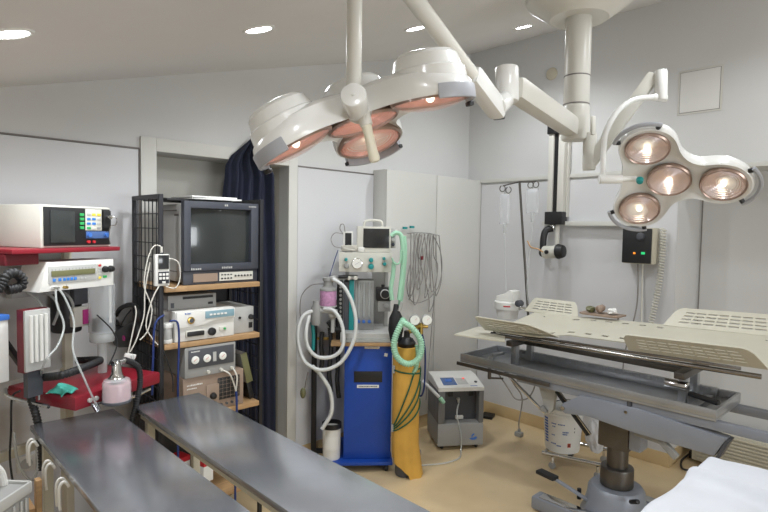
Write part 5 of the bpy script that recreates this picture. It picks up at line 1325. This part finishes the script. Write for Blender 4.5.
# cables hanging from the table
m = MB(); plug = Zp(.02, 519, 434)
m.tube([(2.9, 1.9, .757), Xp(3.0, 518.5, 390)+V((.1, .1, 0)), plug+V((-.02, -.03, .3)), plug+V((-.005, 0, .1)), plug+V((0, 0, .035))], .005, 7)
t = tag(m.build('power_cable', 'grey cable'), 'grey power cable hanging from the table end to a plug on the floor', 'cable')
m = MB(); m.box((plug.x, plug.y, .02), (.045, .06, .036), .008); m.cyl((plug.x, plug.y, .038), (plug.x, plug.y, .06), .012); m.build('plug', 'grey plastic', t)
m = MB(); m.tube([(2.86, 1.96, .757), Xp(2.87, 508, 388), Xp(2.88, 516, 399), Xp(2.9, 528, 398), Xp(2.92, 535, 385), (2.92, 1.72, .757)], .0045, 7); tag(m.build('loop_cable', 'grey cable'), 'grey cable hanging in a loop under the table end', 'cable')
m = MB(); m.tube([Zp(.01, 700, 466), Zp(.012, 690, 470), Zp(.02, 682, 468), Zp(.02, 682, 460), Zp(.02, 692, 453), Zp(.015, 700, 455), Zp(.01, 706, 463)], .007, 8)
t = tag(m.build('floor_cable', 'black rubber'), 'thick black cable loop on the floor below the heater', 'cable')
q = Zp(.03, 694, 455); m = MB(); m.box((q.x, q.y, .032), (.05, .06, .05), .006); m.build('plug', 'black plastic', t)

# ------------------------------------------------------------------ IV pole and bags (clamped to the far rail)
xp = 3.4
top = Xp(xp, 519.5, 181.5); bot = Xp(xp, 527.5, 305)
dv = (top-bot).normalized(); base = bot+(bot-top).normalized()*((bot.z-.93)/abs(dv.z))
t = thing('iv_pole', 'slim leaning steel drip pole with four curled hooks behind the operating table', 'drip pole', base)
m = MB(t, True); m.cyl(base, top, .0085, None, 14); m.build('pole', 'dark steel')
m = MB(t, True); m.box(base+V((-.03, 0, .026)), (.09, .04, .045), .006); m.build('rail_clamp', 'chrome')
def XP(px, py, x=xp): return Xp(x, px, py)
for pts in (((519.5, 182), (510, 184), (503, 186)), ((519.5, 182), (527, 182), (536, 181.5))):
    m = MB(t, True); m.tube([XP(*p) for p in pts], .005, 7); m.build('arm', 'dark steel')
for c in ((502.5, 188.5, 3.2), (508.5, 190, 3.2), (530.5, 185, 3), (536, 184.5, 3)):
    k = c[2]; m = MB(t, True); cc = XP(c[0], c[1]); r = k*3.85/542
    m.tube(ring_pts(cc, r, (0, 1, 0), (0, 0, 1), 14, PI*.6, PI*2.35), .0035, 6, n=2); m.build('hook', 'dark steel')
for i, (a, b, c, d, lb) in enumerate(((500, 509, 194, 224, 'left clear infusion bag hanging from the drip pole'), (526.5, 538, 189, 213, 'right clear infusion bag hanging from the drip pole'))):
    q = XP((a+b)/2, d); t = thing('infusion_bag', lb, 'infusion bag', q)
    A, Bq = XP(a, c), XP(b, d); hw = abs(A.y-Bq.y)/2; hh = (A.z-Bq.z)/2; cen = XP((a+b)/2, (c+d)/2)
    m = MB(t, True)
    def bag(u, v, s=1):
        y = (2*u-1); z = (2*v-1); k = max(0, 1-y*y)**.5*max(0, 1-z**4)**.5
        return cen+V((s*.016*k, hw*y, hh*z))
    m.surf(lambda u, v: bag(u, v, -1), 12, 12); m.surf(lambda u, v: bag(u, v, 1), 12, 12); m.build('bag', 'iv bag', ang=80)
    m = MB(t, True); m.tube([cen+V((0, 0, hh)), cen+V((0, 0, hh+.03))], .004, 6, n=0); m.build('hanger', 'clear tube')
    tx, ty = ((a+b)/2+0.0, d); m = MB(t, True); m.cyl(XP(tx, d-1), XP(tx, d+9), .012, .01, 14, .003); m.build('drip_chamber', 'clear tube')
    m = MB(t, True); pts = [(tx, d+9), (tx+.5, d+40), (tx+1.5, d+70), (505, 308)] if i == 0 else [(tx, d+9), (tx-1, d+25), (529, d+45), (527, d+70), (527.5, 300)]
    m.tube([XP(*p, xp-.02) for p in pts], .0025, 6); m.build('line', 'clear tube')
m = MB(); m.tube([XP(527.5, 241, xp-.03), XP(531, 247, xp-.05), XP(538, 249, xp-.05), XP(543, 252, xp-.05)], .005, 6); tag(m.build('line_connector', 'cardboard'), 'brownish line connector stuck between drip line and camera arm', 'connector')
# suction canister clamped on pole
q = XP(508, 312); xk = 3.38
t = thing('suction_canister', 'white suction canister with red mark and dark knob clamped beside the drip pole', 'canister', XP(508, 316, xk))
a, b = XP(496, 300, xk), XP(520, 300, xk); cy = (a.y+b.y)/2; rw = abs(a.y-b.y)/2
zb, zm, zu, zt = XP(508, 318, xk).z, XP(508, 309, xk).z, XP(508, 301, xk).z, XP(512, 290, xk).z
m = MB(t, True); m.lathe([(0, zb), (rw*.72, zb), (rw*.8, zm), (0, zm)], 28, Matrix.Translation((xk, cy, 0))); m.build('jar', 'white plastic')
m = MB(t, True); m.lathe([(0, zm+.0005), (rw*.92, zm+.0005), (rw*.95, zm+.01), (rw*.95, zu-.006), (rw*.9, zu), (0, zu)], 28, Matrix.Translation((xk, cy, 0))); col = m.build('collar', 'white plastic')
m = MB(t, True); m.prism([(cy+rw*.7, zu), (cy-rw*.75, zu), (cy-rw*.75, zt-.005), (cy-rw*.35, zt), (cy+rw*.1, zt-.03), (cy+rw*.7, zu+.035)], xk-.045, xk+.045, Matrix(((0, 0, 1, 0), (1, 0, 0, 0), (0, 1, 0, 0), (0, 0, 0, 1))), .008); m.build('lid', 'white plastic')
m = MB(t, True); q = XP(519, 303.5, xk-.07); m.cyl(q+V((.03, 0, 0)), q+V((-.02, 0, 0)), .024, None, 16, .005); m.build('knob', 'dark grey plastic')
M_ = Matrix.Translation((xk, cy, 0)) @ Matrix.Rotation(math.radians(-40), 4, 'Z')
m = MB(t, M=M_); zz = (zm+zu)/2; m.surf(lambda u, v: V((rw*.965*math.sin((u-.5)*.5-.35), -rw*.965*math.cos((u-.5)*.5-.35), zz-.004+.009*v)), 10, 1, None, .001); m.build('red_mark', 'red key', col)
m = MB(t, True); m.bar((xk, cy-rw*.9, zm+.02), (xp, XP(527, 306).y, zm+.02), .02, .02, .004); m.build('clamp', 'chrome')
# instrument tray on a rail post
zt_ = 1.095; xt = 3.42
t = thing('instrument_tray', 'small brown tray of crumpled scraps on a steel bracket behind the table', 'tray', (xt, 1.5, .97))
a, b = Xp(xt, 583, 312), Xp(xt, 622, 312)
zt_ = (a.z+b.z)/2-.008
m = MB(t, True); m.prism([(xt-.08, b.y-.0), (xt+.07, b.y), (xt+.07, a.y-.02), (xt+.02, a.y), (xt-.05, a.y), (xt-.08, a.y-.03)], zt_-.012, zt_, None, .003); m.build('tray', 'brown enamel')
c = Xp(xt, 618, 325)
m = MB(t, True); m.cyl((xt, c.y, .97), (xt, c.y, zt_-.0125), .007, None, 10); m.bar((xt, c.y, .98), (3.345, c.y, .965), .02, .012, .002); m.build('bracket', 'chrome')
m = MB(t, True); m.cyl((xt, c.y, 1.02), (xt, a.y+.02, 1.028), .004, None, 8); m.build('side_rod', 'chrome')
for i, (dy, h, mt, lb) in enumerate(((.06, .022, 'lcd olive', 'olive brown crumpled scrap at the left of the small tray'), (.12, .03, 'brown enamel', 'grey brown scrap at the middle of the small tray'), (.2, .022, 'paper', 'white scrap at the right of the small tray'))):
    rnd = random.Random(i+3); b_ = bmesh.new(); bmesh.ops.create_icosphere(b_, subdivisions=2, radius=1)
    for v in b_.verts: v.co *= rnd.uniform(.7, 1.15)
    bmesh.ops.scale(b_, vec=V((.045, .03, h)), verts=b_.verts); lo = min(v.co.z for v in b_.verts)
    m = MB(); m.add(b_, Matrix.Translation((xt-.01, a.y-dy, zt_+.0005-lo))); tag(m.build('scrap', mt, ang=20), lb, 'scrap')

# ------------------------------------------------------------------ bucket trolley and bag behind the pedestal
bq = Zp(.11, 562, 456)
t = thing('bucket_trolley', 'low tubular trolley with small casters under the white bucket', 'trolley', (bq.x, bq.y, 0))
z_ = .1
P1, P2 = Zp(z_, 545, 453), Zp(z_, 606, 466)
d_ = (P2-P1).normalized(); nrm_ = V((-d_.y, d_.x, 0)); 
if nrm_.dot(V((1, 0, 0))) < 0: nrm_ = -nrm_
P3, P4 = P2+nrm_*.3, P1+nrm_*.3
m = MB(t, True); m.cyl(P1-d_*.02, P2, .014, None, 14); m.cyl(P3, P4-d_*.02, .014, None, 14); m.cyl(P1, P4, .013); m.cyl(P2, P3, .013); m.build('tube_frame', 'chrome')
m = MB(t, True); m.bar(P1+nrm_*.02+d_*.16, P1+nrm_*.28+d_*.16, .03, .012); m.build('slat', 'dark steel')
for p in (P1+d_*.05, P2-d_*.05, P3-d_*.05, P4+d_*.05):
    m = MB(t, True); m.cyl((p.x, p.y, .045), (p.x, p.y, z_-.014), .01, None, 10); cs = m.build('caster_stem', 'chrome')
    m = MB(t, True); m.cyl((p.x-.009, p.y, .024), (p.x+.009, p.y, .024), .024, None, 16, .003); m.build('wheel', 'grey plastic', cs)
bc = P1+d_*.09+nrm_*.12; zb = z_+.0145
r = .132; hgt = .3
t = thing('bucket', 'large white plastic bucket with blue printing and orange hazard label', 'bucket', (bc.x, bc.y, zb))
m = MB(t); m.lathe([(0, 0), (r*.86, 0), (r*.88, .01), (r, hgt-.05), (r*1.05, hgt-.045), (r*1.05, hgt-.03), (r, hgt-.028), (r*1.01, hgt), (r*.97, hgt), (r*.84, .012), (0, .012)], 36); m.build('body', 'white plastic')
m = MB(t); m.tube(ring_pts((0, 0, hgt-.05), r*1.07, (math.cos(-.76), math.sin(-.76), 0), (.45*.69, .45*.72, -.8), 20, PI, 2*PI), .004, 6, n=2); m.build('handle', 'chrome')
vang = math.atan2(O.y-bc.y, O.x-bc.x)
def cyl_patch(m, a0, a1, z0, z1, off=.0015):
    def f(u, v):
        z = z0+(z1-z0)*v; rr2 = r*(.88+(.12)*(z-.01)/(hgt-.06))+off; a = vang+a0+(a1-a0)*u; return V((rr2*math.cos(a), rr2*math.sin(a), z))
    m.surf(f, 5, 1, None, .0004)
mm = MB(t); rnd = random.Random(21)
for row in range(9):
    z = .06+row*.02; a = -.95
    w = rnd.uniform(.35, .55) if row > 3 else .3
    cyl_patch(mm, -1.15, -.85, z, z+.012)
mm.build('blue_block', 'blue ink')
mm = MB(t)
for (a, z, w) in ((-.6, .2, .25), (-.25, .2, .3), (.0, .15, .25), (.0, .135, .2), (-.6, .12, .18), (-.65, .06, .3), (-.3, .05, .2), (-.55, .18, .15)):
    k = a
    while k < a+w: 
        d2 = rnd.uniform(.03, .06); cyl_patch(mm, k, k+d2, z, z+.008); k += d2+.02
mm.build('blue_printing', 'blue ink')
mm = MB(t); cyl_patch(mm, .28, .46, .05, .078, .002); hz = mm.build('hazard_label', 'orange label')
mm = MB(t)
for s_ in (-1, 1):
    pts = []
    for i in range(7):
        f = i/6; a = .3+.14*f; z = .064+s_*(.01-.02*f); rr2 = r*(.88+.12*(z-.01)/(hgt-.06))+.0032; pts.append((rr2*math.cos(vang+a), rr2*math.sin(vang+a), z))
    mm.tube(pts, .0018, 5, n=0)
mm.build('hazard_cross', 'ink', hz)
mm = MB(t)
for z in (.15, .175): cyl_patch(mm, .62, .66, z, z+.012)
mm.build('dark_marks', 'ink')
q = bc+d_*.215+nrm_*.03
t = thing('plastic_bag', 'translucent crumpled plastic bag standing right of the white bucket', 'plastic bag', (q.x, q.y, z_+.0145))
b_ = bmesh.new(); bmesh.ops.create_icosphere(b_, subdivisions=4, radius=1)
rnd = random.Random(5)
from mathutils import noise
for v in b_.verts:
    n_ = noise.noise(v.co*2.3)*.22+noise.noise(v.co*6)*.1
    v.co *= 1+n_
    if v.co.z > .3: v.co.x *= 1-.45*(v.co.z-.3); v.co.y *= 1-.45*(v.co.z-.3)
bmesh.ops.scale(b_, vec=V((.065, .065, .13)), verts=b_.verts); lo = min(v.co.z for v in b_.verts); bmesh.ops.translate(b_, vec=(0, 0, -lo), verts=b_.verts)
m = MB(t); m.add(b_); m.build('bag', 'translucent bag', ang=25)
m = MB(t); m.tube([(0, 0, .24), (-.01, -.015, .285), (.015, .01, .32), (.01, 0, .3)], .008, 6); m.build('knot', 'translucent bag')

# ------------------------------------------------------------------ low heater in the niche
t = thing('radiator', 'low cream louvred convector heater along the wall under the table', 'heater', (4.3, .75, 0))
m = MB(t, True); m.bx(4.2, 4.4, .1, 1.2, .03, .27, .006); m.build('casing', 'beige enamel')
m = MB(t, True)
for i in range(9): m.bx(4.19, 4.1995, .14, 1.17, .05+i*.024, .062+i*.024, .001)
m.build('louvres', 'cream enamel')
for y in (.2, 1.1):
    m = MB(t, True); m.bx(4.23, 4.37, y-.03, y+.03, 0, .0295); m.build('foot', 'cream enamel')

# ------------------------------------------------------------------ draped trolley in the near right corner
ZT = .80
c1, c2 = Zp(ZT, 665, 456), Zp(ZT, 612, 512)
x0, x1 = 1.36, 2.27; y1_ = .57; y0_ = -.12
t = thing('instrument_table', 'steel instrument trolley hidden beneath a white sheet at lower right', 'trolley', (1.85, .22, 0))
m = MB(t, True); m.bx(x0+.03, x1-.03, y0_+.03, y1_-.04, ZT-.05, ZT-.03, .004); m.build('top', 'brushed steel')
for x in (x0+.06, x1-.06):
    for y in (y0_+.06, y1_-.07):
        m = MB(t, True); m.cyl((x, y, .05), (x, y, ZT-.0505), .014, None, 12); m.build('leg', 'chrome')
        m = MB(t, True); m.cyl((x-.01, y, .025), (x+.01, y, .025), .025, None, 14, .003); m.build('caster', 'black rubber')
m = MB(t, True); m.bx(x0+.05, x1-.05, y0_+.05, y1_-.06, .25, .265, .003); m.build('lower_shelf', 'brushed steel')
def sheet(u, v):
    # a cloth lying on the top and falling over its far and right-hand sides
    dx, dy = (x1-x0), (y1_-y0_)
    s, w = u*(dx+.16), v*(dy+.16)
    x = x0+min(s, dx); y = y0_+min(w, dy)
    ox, oy = max(0, s-dx), max(0, w-dy)
    z = ZT-.022
    fx = 1-math.exp(-ox*14); 
    x += .03*min(1, ox*30)+.02*ox+.008*math.sin(y*26)*min(1, ox*10); y += .03*min(1, oy*30)+.02*oy+.012*math.sin(x*19+1)*min(1, oy*10)
    z -= max(0, ox-.02)+max(0, oy-.02)
    nx = noise.noise(V((x*3.2, y*3.2, 1.3))); n2 = noise.noise(V((x*8, y*8, 4.7)))
    lift = (1-min(1, (ox+oy)*8))
    z += lift*(.032*abs(nx)+.006*n2+.012+.03*math.exp(-((x-2.0-.25*(y-.3))/.022)**2)+.026*math.exp(-((y-.3+.3*(x-1.9))/.02)**2))
    return V((x, y, z))
m = MB(); m.surf(sheet, 80, 76, None, .003); tag(m.build('white_sheet', 'white sheet', ang=80), 'rumpled white sheet draped over the trolley at lower right', 'sheet')

# ================================================================== CAMERA, WORLD, VIEW
cam = bpy.data.cameras.new('camera'); co = bpy.data.objects.new('camera', cam); COL.objects.link(co)
cam.sensor_width = 36; cam.sensor_fit = 'HORIZONTAL'; cam.lens = FOC/768*36; cam.clip_start = .02
Mc = Matrix((CR, CU, -CF)).transposed().to_4x4(); Mc.translation = O; co.matrix_world = Mc
S = bpy.context.scene; S.camera = co
w = bpy.data.worlds.new('world'); S.world = w; w.use_nodes = True
w.node_tree.nodes['Background'].inputs[0].default_value = (.8, .85, 1, 1); w.node_tree.nodes['Background'].inputs[1].default_value = .3
S.view_settings.view_transform = 'Standard'; S.view_settings.look = 'None'; S.view_settings.gamma = 1; S.view_settings.use_curve_mapping = False
S.view_settings.exposure = .3
